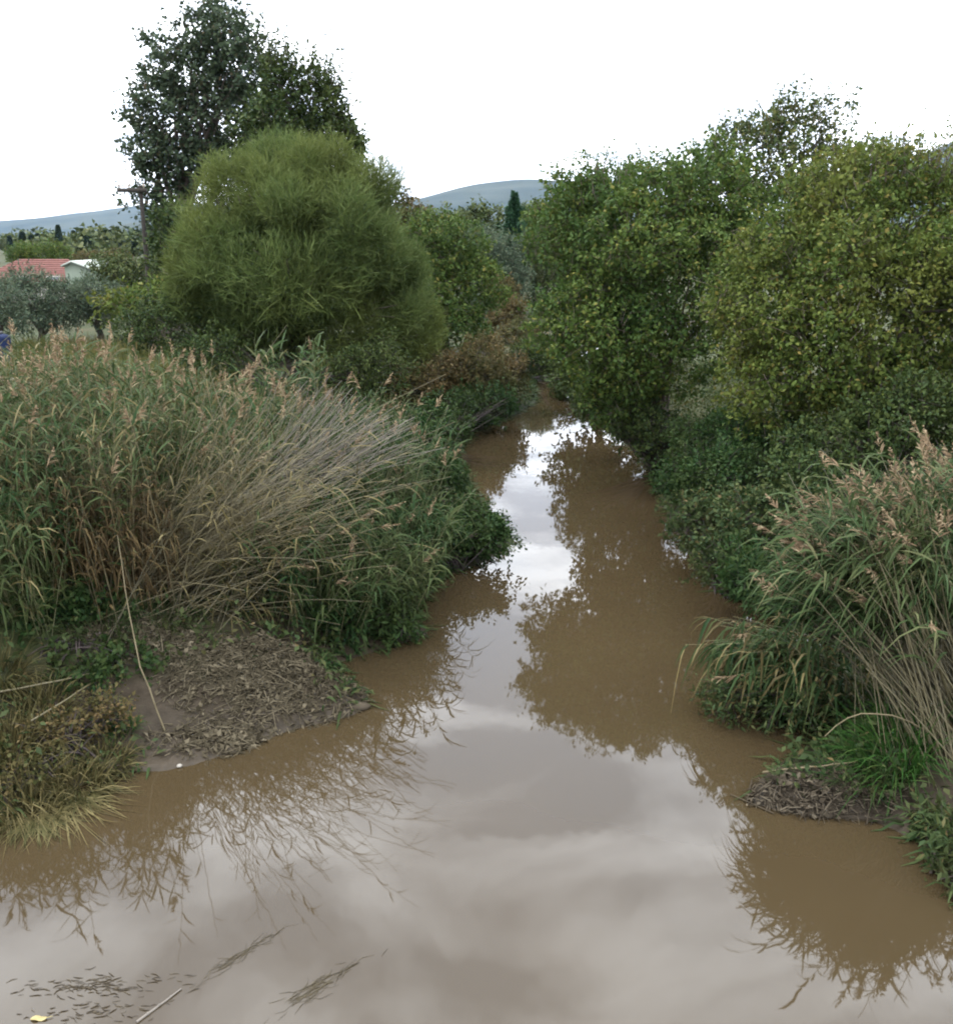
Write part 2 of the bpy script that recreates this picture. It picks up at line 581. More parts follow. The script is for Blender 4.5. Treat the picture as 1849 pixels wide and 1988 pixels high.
def ground_z(x, y):
    x = np.asarray(x, float)
    y = np.asarray(y, float)
    d = river_dist(x, y)
    p = np.stack([x, y, np.zeros_like(x)], axis=-1)
    land = 1.05 * (1 - np.exp(-np.maximum(d - 0.5, 0) / 1.7)) + 0.16 * np.minimum(np.maximum(d, 0) / 0.5, 1)
    # the mud shelf on the near-left bank stays low
    shelf = np.exp(-(((x + 2.9) / 1.7) ** 2 + ((y - 10.3) / 1.6) ** 2))
    land = land * (1 - 0.72 * shelf)
    rough = (0.06 * gw1(p) + 0.025 * gw2(p)) * np.clip(d / 0.8, 0, 1)
    m = 0.36 * np.exp(-(((x - MOUND[0]) / 0.85) ** 2 + ((y - MOUND[1]) / 0.62) ** 2) ** 1.4)
    m += 0.10 * np.exp(-(((x - MOUND2[0]) / 0.7) ** 2 + ((y - MOUND2[1]) / 0.35) ** 2))
    land = land + rough + m * (1 + 0.35 * gw2(p * 1.7)) * np.clip(d / .15, 0, 1)
    bed = np.maximum(-0.9, d * 0.55)
    return np.where(d > 0, land, bed)


def gz(x, y):
    return float(ground_z(np.array([x]), np.array([y]))[0])


def axis_grid(lo, hi, fine_lo, fine_hi, step, growth=1.22):
    a = list(np.arange(fine_lo, fine_hi, step))
    s, v = step, fine_hi
    while v < hi:
        a.append(v)
        s *= growth
        v += s
    a.append(hi)
    s, v = step, fine_lo
    pre = []
    while True:
        s *= growth
        v -= s
        if v < lo:
            break
        pre.append(v)
    pre.append(lo)
    return np.array(pre[::-1] + a)


gx = axis_grid(-5200, 5200, -11, 9, 0.13)
gy = axis_grid(-400, 6200, 6.5, 36, 0.13)
GX, GY = np.meshgrid(gx, gy)
GZ = ground_z(GX, GY)
nx, ny = len(gx), len(gy)
ii = np.arange(nx * ny).reshape(ny, nx)
gf = np.stack([ii[:-1, :-1], ii[:-1, 1:], ii[1:, 1:], ii[1:, :-1]], axis=-1).reshape(-1, 4)
g = MB().add(np.stack([GX, GY, GZ], axis=-1), gf).build('ground', M['earth'], smooth=True)
tag(g, kind='structure')

w = MB()
wx, wy = np.meshgrid(np.linspace(-16, 18, 18), np.linspace(-42, 68, 40))
wi = np.arange(18 * 40).reshape(40, 18)
w.add(np.stack([wx, wy, np.zeros_like(wx)], axis=-1), np.stack([wi[:-1, :-1], wi[:-1, 1:], wi[1:, 1:], wi[1:, :-1]], axis=-1).reshape(-1, 4))
tag(w.build('water', M['water'], smooth=True), kind='structure')

# ------------------------------------------------------------------ hills on the horizon


def hill(name, profile, Y, depth, seed):
    gg = np.random.default_rng(seed)
    wv, wv2 = Wave(gg, 900), Wave(gg, 260)
    pts = np.array([at_y(px, py, Y) for px, py in profile])
    xs = np.linspace(pts[0, 0], pts[-1, 0], 130)
    crest = np.interp(xs, pts[:, 0], pts[:, 2])
    crest = np.convolve(np.pad(crest, 4, mode='edge'), np.ones(9) / 9, mode='valid')
    ts = np.linspace(-1, 1, 41)
    X, T = np.meshgrid(xs, ts)
    Yg = Y + T * depth
    h = np.tile(crest, (41, 1)) * (1 - np.abs(T) ** 1.5)
    p = np.stack([X, Yg, np.zeros_like(X)], axis=-1)
    h = h * (1 + 0.10 * wv(p) * np.abs(T)) + 4 * wv2(p) * (1 - np.abs(T)) - 2.0 * (np.abs(T) > .99)
    h = np.maximum(h, -0.7)
    i = np.arange(X.size).reshape(X.shape)
    f = np.stack([i[:-1, :-1], i[:-1, 1:], i[1:, 1:], i[1:, :-1]], axis=-1).reshape(-1, 4)
    o = MB().add(np.stack([X, Yg, h], axis=-1), f).build(name, M['hill'], smooth=True)
    return tag(o, kind='structure')


hill('hill', [(-500, 463), (-200, 444), (0, 429), (110, 422), (270, 401), (420, 396), (620, 412), (800, 440), (900, 462)], 4300, 1100, 5)
hill('hill', [(560, 462), (700, 420), (830, 381), (900, 363), (1010, 346), (1060, 350), (1130, 357), (1250, 375), (1400, 410), (1600, 462)], 3000, 900, 6)
hill('hill', [(1450, 462), (1600, 400), (1720, 330), (1800, 300), (1849, 274), (1950, 235), (2100, 215), (2300, 260), (2600, 462)], 2300, 800, 7)
hill('hill', [(130, 463), (200, 450), (250, 437), (300, 425), (360, 430), (460, 445), (560, 463)], 2200, 400, 8)

# ------------------------------------------------------------------ plant generators


def blob(px, py, Y, prx, prz, dy=1.0):
    c = at_y(px, py, Y)
    s = px_m(py, Y)
    return c, np.array([prx * s, 0.5 * (prx + prz) * s * dy, prz * s])


def lumpy(blobs, g, n=7, k0=.32, k1=.5):
    """boughs: smaller ellipsoids bulging out of each blob"""
    out = []
    for c, r in blobs:
        out.append((c, r * .86))
        d = sphere_dirs(n, g)
        d[:, 2] = np.where(d[:, 2] < -.3, -d[:, 2], d[:, 2])
        for q in d:
            s_ = g.uniform(k0, k1)
            out.append((c + q * r * g.uniform(.72, .95), r * s_ * g.uniform(.8, 1.2, 3)))
    return out


def crown_points(blobs, density, g, lump=1.2, amp=0.18, gaps=0.0, spread=0.16, solid=0.25, zmin=None):
    """cluster positions and outward directions through the outer part of a set of ellipsoids"""
    wv = Wave(g, lump)
    wg = Wave(g, lump * 0.55)
    P, N = [], []
    for c, r in blobs:
        area = 4 * math.pi * ((r[0] * r[1]) ** 1.6 / 3 + (r[0] * r[2]) ** 1.6 / 3 + (r[1] * r[2]) ** 1.6 / 3) ** (1 / 1.6)
        n = max(int(area * density), 8)
        d = sphere_dirs(n, g)
        base = c + d * r
        k = 1 - np.abs(g.normal(0, spread, n))
        inner = g.random(n) < solid
        k = np.where(inner, g.random(n) ** 0.6, k)
        k = k * (1 + amp * wv(base))
        p = c + d * r * k[:, None]
        keep = np.ones(n, bool)
        if gaps:
            keep &= wg(p) > (-1.25 + gaps * 1.5)
        if zmin is not None:
            keep &= p[:, 2] > zmin
        # drop points deep inside other blobs
        for c2, r2 in blobs:
            if c2 is c:
                continue
            keep &= ~((((p - c2) / (r2 * 0.72)) ** 2).sum(axis=1) < 1) | (g.random(n) < 0.12)
        P.append(p[keep])
        N.append(unit(d / r)[keep])
    return np.concatenate(P), np.concatenate(N)


def leaf_crown(mb, P, N, g, per, twig, llen, lwid, up=0.25, flat=0.5, twig_mb=None, twig_r=0.006):
    """each cluster is a short twig carrying `per` leaves"""
    n = len(P)
    d = unit(N * 0.7 + g.normal(size=(n, 3)) * 0.55 + np.array([0, 0, up]))
    tl = twig * g.uniform(0.6, 1.4, n)
    t = g.random((n, per))
    pos = P[:, None, :] + d[:, None, :] * (t * tl[:, None])[..., None] + g.normal(size=(n, per, 3)) * twig * 0.17
    ax = unit(d[:, None, :] * 0.6 + g.normal(size=(n, per, 3)) * 0.8 + np.array([0, 0, -0.15]))
    nm = unit(N[:, None, :] * 0.5 + np.array([0, 0, flat]) + g.normal(size=(n, per, 3)) * 0.6)
    L = llen * g.uniform(0.65, 1.3, n * per)
    leaves(mb, pos.reshape(-1, 3), ax.reshape(-1, 3), nm.reshape(-1, 3), L, L * lwid * g.uniform(.8, 1.2, n * per))
    if twig_mb is not None:
        k = g.random(n) < 0.5
        q0, q1 = P[k] - d[k] * twig * 0.5, P[k] + d[k] * tl[k][:, None]
        path = np.stack([q0, (q0 + q1) / 2, q1], axis=1)
        tubes(twig_mb, path, np.tile(np.array([1.0, .8, .3]) * twig_r, (k.sum(), 1)))


def limbs(mb, base, blobs, g, r0, fork=0.35, extra=3, sides=7, top=None):
    """trunk rising from base, limbs reaching into each blob, secondary branches"""
    base = np.asarray(base, float)
    cs = np.array([b[0] for b in blobs])
    rs = np.array([b[1] for b in blobs])
    tgt = cs.mean(axis=0) if top is None else np.asarray(top, float)
    K = 7
    t = np.linspace(0, 1, K)[:, None]
    end = base + (tgt - base) * 0.8
    wob = g.normal(size=(K, 3)) * np.array([.12, .12, 0]) * r0 * 6
    wob[0] = 0
    tr = base + (end - base) * t + wob + np.array([0, 0, -0.15]) * (t == 0)
    rad = r0 * (1 - 0.55 * t[:, 0])
    rad[0] *= 1.35
    tube(mb, tr, rad, 9)
    for c, r in zip(cs, rs):
        s = int(np.clip(K * fork + g.integers(0, 3), 1, K - 1))
        p0 = tr[s]
        ln = np.linalg.norm(c - p0)
        mid = (p0 + c) / 2 + np.array([0, 0, 0.10 * ln]) + g.normal(size=3) * 0.06 * ln
        tt = np.linspace(0, 1, 6)[:, None]
        path = (1 - tt) ** 2 * p0 + 2 * tt * (1 - tt) * mid + tt ** 2 * (c + np.array([0, 0, .3]) * r)
        rr = np.linspace(rad[s] * 0.6, r0 * 0.12, 6)
        tube(mb, path, rr, sides)
        for _ in range(extra):
            d = sphere_dirs(1, g)[0]
            d[2] = abs(d[2]) * 0.6
            e = c + unit(d) * r * g.uniform(.65, .9)
            q = path[g.integers(2, 5)]
            m2 = (q + e) / 2 + g.normal(size=3) * 0.05 * ln
            path2 = (1 - tt) ** 2 * q + 2 * tt * (1 - tt) * m2 + tt ** 2 * e
            tube(mb, path2, np.linspace(r0 * .2, r0 * .04, 6), 5)


def tree(name, label, cat, base_px, Y, blobs, seed, mat, density=26, per=14, twig=.32, llen=.11, lwid=.55, r0=.14,
         gaps=0.0, amp=.18, lump=1.2, group=None, bark='bark', fork=.35, spread=.16, solid=.25, extra=3, tips=None, flat=.5, up=.25):
    g = np.random.default_rng(seed)
    b = at_y(base_px[0], base_px[1], Y)
    base = np.array([b[0], Y, gz(b[0], Y)])
    t = empty(name, base, label, cat, group)
    tm = MB()
    limbs(tm, base, blobs, g, r0, fork=fork, extra=extra)
    tm.build('trunk', M[bark], t, smooth=True)
    lm, tw = MB(), MB()
    P, N = crown_points(lumpy(blobs, g), density, g, lump, amp, gaps, spread, solid, zmin=base[2] + 0.05)
    leaf_crown(lm, P, N, g, per, twig, llen, lwid, twig_mb=tw, flat=flat, up=up)
    if tips:                                        # long shoots standing out of the crown
        for (c, r), n, ln in tips:
            d = sphere_dirs(n, g)
            d[:, 2] = np.abs(d[:, 2])
            p0 = c + d * r * 0.75
            dd = unit(d * 0.35 + np.array([0, 0, 1.0]) + g.normal(size=(n, 3)) * .25)
            L = ln * g.uniform(.4, 1.1, n)
            tt = np.linspace(0, 1, 5)
            path = p0[:, None, :] + dd[:, None, :] * (tt[None, :] * L[:, None])[..., None]
            tubes(tw, path, np.tile(np.linspace(.012, .003, 5), (n, 1)))
            k = 11
            q = g.random((n, k))
            pos = p0[:, None, :] + dd[:, None, :] * (q * L[:, None])[..., None] + g.normal(size=(n, k, 3)) * .05
            ax = unit(dd[:, None, :] * .5 + g.normal(size=(n, k, 3)))
            l2 = llen * g.uniform(.6, 1.1, n * k)
            leaves(lm, pos.reshape(-1, 3), ax.reshape(-1, 3), sphere_dirs(n * k, g), l2, l2 * lwid)
    c = lm.build('crown', M[mat], t)
    stuff(tw.build('twigs', M['twig'], c, loc=base))
    return t


def stuff(o):
    o['kind'] = 'stuff'
    return o


def bush(name, label, blobs, seed, mat, density=34, per=14, twig=.22, llen=.085, lwid=.55, cat='bush', amp=.22, lump=.8, gaps=0.0, group=None,
         stems=14, stem_mat='twig_dark', flat=.5, up=.2, solid=.3):
    g = np.random.default_rng(seed)
    c0 = np.mean([b[0] for b in blobs], axis=0)
    base = np.array([c0[0], c0[1], gz(c0[0], c0[1])])
    if base[2] < 0:                                 # crown hangs out over the water: root it on the bank beside it
        best = None
        for a in np.linspace(0, 6.28, 24):
            for rr in np.linspace(.2, 3, 15):
                x, y = c0[0] + rr * math.cos(a), c0[1] + rr * math.sin(a)
                if gz(x, y) > 0.05 and (best is None or rr < best[0]):
                    best = (rr, x, y)
        if best:
            base = np.array([best[1], best[2], gz(best[1], best[2])])
    t = empty(name, base, label, cat, group)
    lm, tw = MB(), MB()
    P, N = crown_points(lumpy(blobs, g, 5), density, g, lump, amp, gaps, .16, solid, zmin=0.04)
    keep = P[:, 2] > ground_z(P[:, 0], P[:, 1]) - 0.02
    P, N = P[keep], N[keep]
    leaf_crown(lm, P, N, g, per, twig, llen, lwid, twig_mb=tw, twig_r=.005, flat=flat, up=up)
    K = 5
    tt = np.linspace(0, 1, K)[None, :, None]
    for c, r in blobs:
        e = c + sphere_dirs(stems, g) * r * .8
        e[:, 2] = np.maximum(e[:, 2], c[2])
        s = base + g.normal(size=(stems, 3)) * np.array([.12, .12, 0]) - np.array([0, 0, .05])
        m = (s + e) / 2 + g.normal(size=(stems, 3)) * .1 + np.array([0, 0, .15])
        path = (1 - tt) ** 2 * s[:, None] + 2 * tt * (1 - tt) * m[:, None] + tt ** 2 * e[:, None]
        tubes(tw, path, np.tile(np.linspace(.016, .005, K), (stems, 1)), 4)
    lm.build('foliage', M[mat], t)
    stuff(tw.build('stems', M[stem_mat], t))
    return t


def reed_clump(name, label, roots, tips, seed, leaf='reed_leaf', stem='cane_green', plume_p=0.5, n_leaf=9, leaf_len=.48, leaf_w=.026,
               stem_r=.006, droop=.55, leaf_from=.25, cat='reeds', dry_p=0.0, sag=.12, group=None, plume_len=.30, plume_n=26):
    """roots N,3 and tips N,3: arching stems with blades and feathery heads"""
    g = np.random.default_rng(seed)
    n = len(roots)
    c = roots.mean(axis=0)
    t = empty(name, (c[0], c[1], gz(c[0], c[1])), label, cat, group)
    K = 6
    tt = np.linspace(0, 1, K)
    L = np.linalg.norm(tips - roots, axis=1)
    mid = (roots + tips) / 2 + np.array([0, 0, 1.0]) * (sag * L)[:, None] + g.normal(size=(n, 3)) * .05
    q = tt[None, :, None]
    path = (1 - q) ** 2 * roots[:, None] + 2 * q * (1 - q) * mid[:, None] + q ** 2 * tips[:, None]
    rad = stem_r * g.uniform(.7, 1.3, n)[:, None] * np.linspace(1, .45, K)[None, :]
    if n <= 60:
        for i in range(n):
            tubes(MB2 := MB(), path[i:i + 1], rad[i:i + 1], 5)
            MB2.build('cane', M[stem], t)
    else:
        sm = MB()
        tubes(sm, path, rad)
        stuff(sm.build('canes', M[stem], t))

    def eval_path(i, s):
        s = s[:, None]
        return (1 - s) ** 2 * roots[i] + 2 * s * (1 - s) * mid[i] + s ** 2 * tips[i], \
            unit(2 * (1 - s) * (mid[i] - roots[i]) + 2 * s * (tips[i] - mid[i]))
    if n_leaf:
        idx = np.repeat(np.arange(n), n_leaf)
        s = leaf_from + (1 - leaf_from) * g.random(len(idx))
        p, tan = eval_path(idx, s)
        az = g.uniform(0, 6.283, len(idx))
        out = np.stack([np.cos(az), np.sin(az), np.zeros_like(az)], axis=-1)
        d0 = unit(tan * .9 + out * .75)
        ln = leaf_len * g.uniform(.5, 1.25, len(idx))
        Kl = 4
        u = np.linspace(0, 1, Kl)
        lp = p[:, None] + d0[:, None] * (u[None] * ln[:, None])[..., None]
        lp[:, :, 2] -= droop * (u[None] ** 2) * ln[:, None] * g.uniform(.3, 1.5, len(idx))[:, None]
        side = unit(np.cross(d0, np.array([0, 0, 1.0])) + g.normal(size=(len(idx), 3)) * .35)
        wd = leaf_w * g.uniform(.6, 1.3, len(idx))[:, None] * np.array([.7, 1, .75, .08])[None]
        dry = (g.random(len(idx)) < dry_p)
        a = MB()
        if (~dry).any():
            ribbons(a, lp[~dry], side[~dry], wd[~dry])
            stuff(a.build('blades', M[leaf], t))
        if dry.any():
            a = MB()
            ribbons(a, lp[dry], side[dry], wd[dry])
            stuff(a.build('dry_blades', M['reed_leaf_dry'], t))
    pl = np.where(g.random(n) < plume_p)[0]
    if len(pl):
        k = plume_n
        idx = np.repeat(pl, k)
        s = np.ones(len(idx))
        p, tan = eval_path(idx, s)
        u = g.random(len(idx))
        lean = unit(np.stack([g.normal(size=n), g.normal(size=n), np.zeros(n)], axis=-1))[idx]
        axis = unit(tan + lean * .35)
        start = p + axis * (u * plume_len)[:, None]
        d = unit(axis * 1.1 + sphere_dirs(len(idx), g) * .75 + lean * .4)
        ln = plume_len * .42 * (1.15 - u) * g.uniform(.6, 1.3, len(idx))
        v = np.array([0, .5, 1.0])
        lp = start[:, None] + d[:, None] * (v[None] * ln[:, None])[..., None]
        lp[:, :, 2] -= .25 * v[None] ** 2 * ln[:, None]
        side = unit(np.cross(d, sphere_dirs(len(idx), g)))
        pw = np.tile(np.array([.010, .018, .004]), (len(idx), 1))
        for i in range(len(pl)):                     # each feathery head is a part of its own
            q = slice(i * k, i * k + k)
            a = MB()
            ribbons(a, lp[q], side[q], pw[q])
            stuff(a.build('plume', M['plume'], t))
    return t


def tussock(name, label, c, seed, n=260, h=.6, spread=.18, mat='grass_dry', lean=(0, 0), w=.014, cat='grass', group=None, droop=.5):
    g = np.random.default_rng(seed)
    az = g.uniform(0, 6.283, n)
    r = spread * np.sqrt(g.random(n))
    root = np.stack([c[0] + r * np.cos(az), c[1] + r * np.sin(az), np.zeros(n)], axis=-1)
    root[:, 2] = ground_z(root[:, 0], root[:, 1]) - .02
    d = unit(np.stack([np.cos(az) * .55 + lean[0], np.sin(az) * .55 + lean[1], np.full(n, 1.0)], axis=-1) + g.normal(size=(n, 3)) * .25)
    L = h * g.uniform(.45, 1.25, n)
    u = np.linspace(0, 1, 5)
    p = root[:, None] + d[:, None] * (u[None] * L[:, None])[..., None]
    p[:, :, 2] -= droop * u[None] ** 2.2 * L[:, None] * g.uniform(.2, 1.6, n)[:, None]
    p[:, :, 2] = np.maximum(p[:, :, 2], .012)
    side = unit(np.cross(d, np.array([0, 0, 1.0])) + g.normal(size=(n, 3)) * .3)
    mb = MB()
    ribbons(mb, p, side, w * g.uniform(.6, 1.3, n)[:, None] * np.array([.8, 1, .85, .55, .08])[None])
    o = mb.build(name, M[mat], loc=(c[0], c[1], gz(c[0], c[1])))
    return tag(o, label, cat, group)


def scatter_sticks(mb, P, N, g, lmin, lmax, thick=.012, tilt=.35):
    """short broken stalks and chips lying on a surface; each a thin box-like tube"""
    n = len(P)
    az = g.uniform(0, 6.283, n)
    d = np.stack([np.cos(az), np.sin(az), g.normal(size=n) * tilt], axis=-1)
    d = unit(d - N * (d * N).sum(axis=1, keepdims=True) * .7)
    L = g.uniform(lmin, lmax, n)
    path = P[:, None] + d[:, None] * (np.array([-.5, 0, .5])[None] * L[:, None])[..., None]
    path += N[:, None] * g.uniform(.0, .04, n)[:, None, None]
    tubes(mb, path, thick * g.uniform(.4, 1.3, n)[:, None] * np.array([.8, 1, .7])[None], 4)
    return mb


def land_points(n, x0, x1, y0, y1, g, dmin=.05, dmax=50):
    x, y = g.uniform(x0, x1, n), g.uniform(y0, y1, n)
    d = river_dist(x, y)
    k = (d > dmin) & (d < dmax)
    x, y = x[k], y[k]
    return np.stack([x, y, ground_z(x, y)], axis=-1)

# ================================================================== RIGHT BANK


AL = dict(density=19, per=15, gaps=.12, amp=.24, twig=.34, llen=.105, lwid=.6)
tree('alder_tree', 'broad rounded green tree leaning over the river, upstream of the yellowing tree', 'tree', (1290, 860), 23.5,
     [blob(1255, 425, 23.5, 165, 105), blob(1170, 520, 23, 115, 130), blob(1320, 540, 22.5, 165, 150), blob(1160, 650, 22, 95, 110),
      blob(1290, 690, 22, 140, 100), blob(1390, 430, 24, 120, 120), blob(1120, 440, 24, 70, 90), blob(1200, 770, 22, 70, 40)],
     101, 'leaf_alder', r0=.17, tips=[(blob(1255, 400, 23.5, 165, 95), 60, .6), (blob(1170, 400, 23.5, 70, 90), 30, .6)], **AL)
tree('slender_tree', 'thin-crowned tree with loose see-through top rising above the other riverside trees', 'tree', (1530, 860), 25.5,
     [blob(1530, 330, 25.5, 140, 85), blob(1440, 310, 25.5, 80, 65), blob(1560, 265, 25.5, 75, 60), blob(1640, 350, 25.5, 110, 60), blob(1500, 440, 25.5, 150, 90)],
     102, 'leaf_sparse', density=13, per=10, twig=.35, llen=.125, lwid=.55, gaps=.45, r0=.12, amp=.25, solid=.3, spread=.25,
     tips=[(blob(1550, 255, 25.5, 70, 50), 26, .9), (blob(1650, 330, 25.5, 110, 50), 26, .7), (blob(1450, 300, 25.5, 80, 55), 24, .5)])
tree('yellowing_tree', 'large bushy tree turning yellow-green, standing behind the plumed reeds on the steep bank', 'tree', (1700, 880), 18.5,
     [blob(1700, 430, 18.5, 190, 110), blob(1590, 560, 18, 150, 130), blob(1760, 600, 17.5, 190, 160), blob(1600, 700, 17.5, 150, 110),
      blob(1880, 465, 18.5, 130, 110), blob(1880, 650, 18, 140, 160), blob(1500, 600, 18.5, 90, 120), blob(1720, 760, 17.3, 120, 60), blob(1500, 760, 17.8, 90, 90)],
     103, 'leaf_yellowing', r0=.17, tips=[(blob(1730, 370, 18.5, 160, 70), 70, .8), (blob(1860, 380, 18.5, 120, 70), 40, .8)], **dict(AL, density=25, llen=.092))

bush('dark_thicket', 'dark bare-stemmed thicket in the hollow under the broad green tree', [blob(1230, 790, 23.6, 80, 55), blob(1285, 850, 21.5, 60, 60), blob(1160, 790, 25.5, 60, 45), blob(1230, 840, 22.8, 45, 35)],
     111, 'leaf_dark', density=30, per=10, gaps=.15, stems=60)
bush('bank_bush', 'dense dark green bush below the yellowing tree, reaching the water beside the thicket', [blob(1400, 870, 19.5, 90, 70), blob(1340, 930, 18, 55, 55), blob(1470, 860, 18.3, 80, 60), blob(1440, 930, 17, 90, 60)],
     112, 'leaf_herb', density=36)
bush('bramble_bush', 'leafy bramble bush with drooping shoots hugging the waterline upstream of the plumed reeds',
     [blob(1350, 1020, 15.8, 55, 50), blob(1420, 1010, 15.2, 70, 60), blob(1410, 1090, 14, 60, 50), blob(1500, 1010, 14.2, 80, 60)], 113, 'leaf_bramble', density=40)
bush('willow_herb', 'low green leafy plant with brown seed heads between the bramble and the plumed reeds',
     [blob(1480, 1120, 13, 70, 50), blob(1540, 1170, 12.2, 80, 40)], 114, 'leaf_herb', density=44, llen=.14, lwid=.25)
bush('dark_bush', 'dark leafy bush filling the gap between the yellowing tree and the plumed reeds', [blob(1620, 880, 16, 110, 70), blob(1760, 830, 15.5, 110, 70), blob(1860, 800, 15.5, 80, 80), blob(1560, 950, 15, 80, 60)],
     115, 'leaf_dark', density=36)

g_ = np.random.default_rng(71)


def reeds_region(seed, n, base_fn, tip_fn):
    g = np.random.default_rng(seed)
    r, t = base_fn(g, n), tip_fn(g, n)
    return r, t


def lin_reeds(g, n, pa, pb, width, top_a, top_b, jit):
    """roots along pa..pb, tips along top_a..top_b"""
    s = g.random(n)[:, None]
    r = np.array(pa) * (1 - s) + np.array(pb) * s + g.normal(size=(n, 3)) * np.array([width, width, 0])
    dd = river_dist(r[:, 0], r[:, 1])
    r[:, 2] = np.maximum(ground_z(r[:, 0], r[:, 1]), -.15) - .03
    t = np.array(top_a) * (1 - s) + np.array(top_b) * s + g.normal(size=(n, 3)) * np.array(jit)
    return r, t


# the plumed reeds at the frame's right, leaning out over the river
R0 = at_z(1850, 1500, .3)
r, t = lin_reeds(g_, 520, R0 + [0, .3, 0], R0 + [1.2, 2.0, 0], .32, at_y(1650, 1010, 10.3), at_y(1930, 955, 10.8), (.42, .5, .24))
reed_clump('plumed_reeds', 'tall green reeds with pinkish plumes bending out over the river from the steep bank', r, t, 121, n_leaf=12, leaf_len=.5, leaf_w=.028,
           plume_p=.34, leaf_from=.42, sag=.10, stem='cane')
r, t = lin_reeds(g_, 260, R0 + [.0, .2, 0], R0 + [.8, 1.4, 0], .22, at_y(1540, 1080, 10.4), at_y(1740, 1060, 9.9), (.26, .4, .2))
reed_clump('drooping_reeds', 'low drooping green reeds below the plumed reeds, their blades hanging toward the water', r, t, 122, n_leaf=11, leaf_len=.5,
           plume_p=.16, leaf_from=.5, droop=.9, sag=.16, stem='cane')
r, t = lin_reeds(g_, 46, R0 + [-.1, .0, 0], R0 + [.5, .6, 0], .13, at_y(1640, 1190, 9.4), at_y(1830, 1080, 9.2), (.25, .3, .3))
reed_clump('bare_canes', 'fan of bare tan canes rising from one root beside the bright green grass', r, t, 123, n_leaf=0, plume_p=0, stem='cane', stem_r=.009, sag=.04, cat='canes')
r, t = lin_reeds(g_, 90, at_z(1650, 1330, .1), at_z(1600, 1420, .1), .16, at_y(1400, 1250, 10.9), at_y(1560, 1270, 10.6), (.22, .3, .16))
reed_clump('overhanging_reeds', 'brownish leafy reed clump hanging low over the water below the drooping reeds', r, t, 124, leaf='reed_leaf_dark', n_leaf=26, leaf_len=.36, leaf_w=.028,
           plume_p=.05, leaf_from=.1, droop=1.3, dry_p=.32, sag=.22)
bush('water_bush', 'small brown-green bush dipping into the water under the overhanging reeds', [blob(1440, 1350, 10.7, 60, 55), blob(1540, 1370, 10.3, 70, 50), blob(1500, 1300, 10.9, 70, 40)],
     125, 'leaf_bramble', density=60, llen=.085, lwid=.3, per=12)
c_ = at_z(1730, 1500, .15)
tussock('green_tussock', 'bright green grass tussock beside the fan of bare canes', c_, 126, n=520, h=.75, spread=.30, mat='grass_bright', lean=(-.35, -.1), w=.016)
tussock('dark_tussock', 'dark green grass tussock just behind the small heap of driftwood', at_z(1660, 1520, .15), 127, n=300, h=.5, spread=.28, mat='reed_leaf_dark', lean=(-.3, 0))
bush('edge_herb', 'pale green leafy weed at the water edge below the bright green tussock', [blob(1830, 1620, 8.0, 50, 30), blob(1860, 1690, 7.5, 40, 50)], 128, 'leaf_bramble', density=70, llen=.11, lwid=.28)
bush('bank_undergrowth', 'dark undergrowth around the roots of the bare canes', [blob(1780, 1400, 10.0, 90, 60), blob(1850, 1560, 9.0, 60, 60), blob(1700, 1420, 10.2, 70, 40)], 129, 'leaf_dark', density=44, llen=.08)

# ================================================================== LEFT BANK: reeds
g_ = np.random.default_rng(72)


def patch_reeds(g, n, x0, x1, y0, y1, h0, h1, lean=(0, 0), jit=.35):
    p = land_points(n, x0, x1, y0, y1, g, dmin=.15)
    L = g.uniform(h0, h1, len(p))
    t = p + np.stack([lean[0] + g.normal(size=len(p)) * jit, lean[1] + g.normal(size=len(p)) * jit, L], axis=-1)
    p[:, 2] -= .03
    return p, t


r, t = patch_reeds(g_, 900, -9.6, -3.4, 13.6, 16.6, 2.0, 2.85, (.1, 0), .3)
hcut = np.interp(r[:, 0], [-9.6, -5.5, -3.4], [1.0, .97, .78])
t[:, 2] = r[:, 2] + (t[:, 2] - r[:, 2]) * hcut
reed_clump('tall_reeds', 'tall stand of green reeds with pinkish plumes behind the fanned dry canes', r, t, 201, n_leaf=12, leaf_len=.46, leaf_w=.026, plume_p=.27, leaf_from=.3, stem='cane_green', dry_p=.10)
r, t = patch_reeds(g_, 800, -9.0, -4.4, 12.0, 14.0, 1.5, 2.55, (.05, -.2), .32)
reed_clump('middle_reeds', 'plumeless green reeds mixed with straw, between the tall stand and the leafy reeds', r, t, 209, n_leaf=12, leaf_len=.46, leaf_w=.026, plume_p=.03, leaf_from=.2, stem='cane', dry_p=.25)
r, t = patch_reeds(g_, 520, -8.0, -5.2, 11.0, 12.6, .9, 1.9, (-.1, -.35), .3)
reed_clump('leafy_reeds', 'dark green leafy reeds in front of the tall stand, above the dry grass bank', r, t, 202, leaf='reed_leaf_dark', n_leaf=13, leaf_len=.46, plume_p=.06, leaf_from=.12, droop=.8, dry_p=.12)
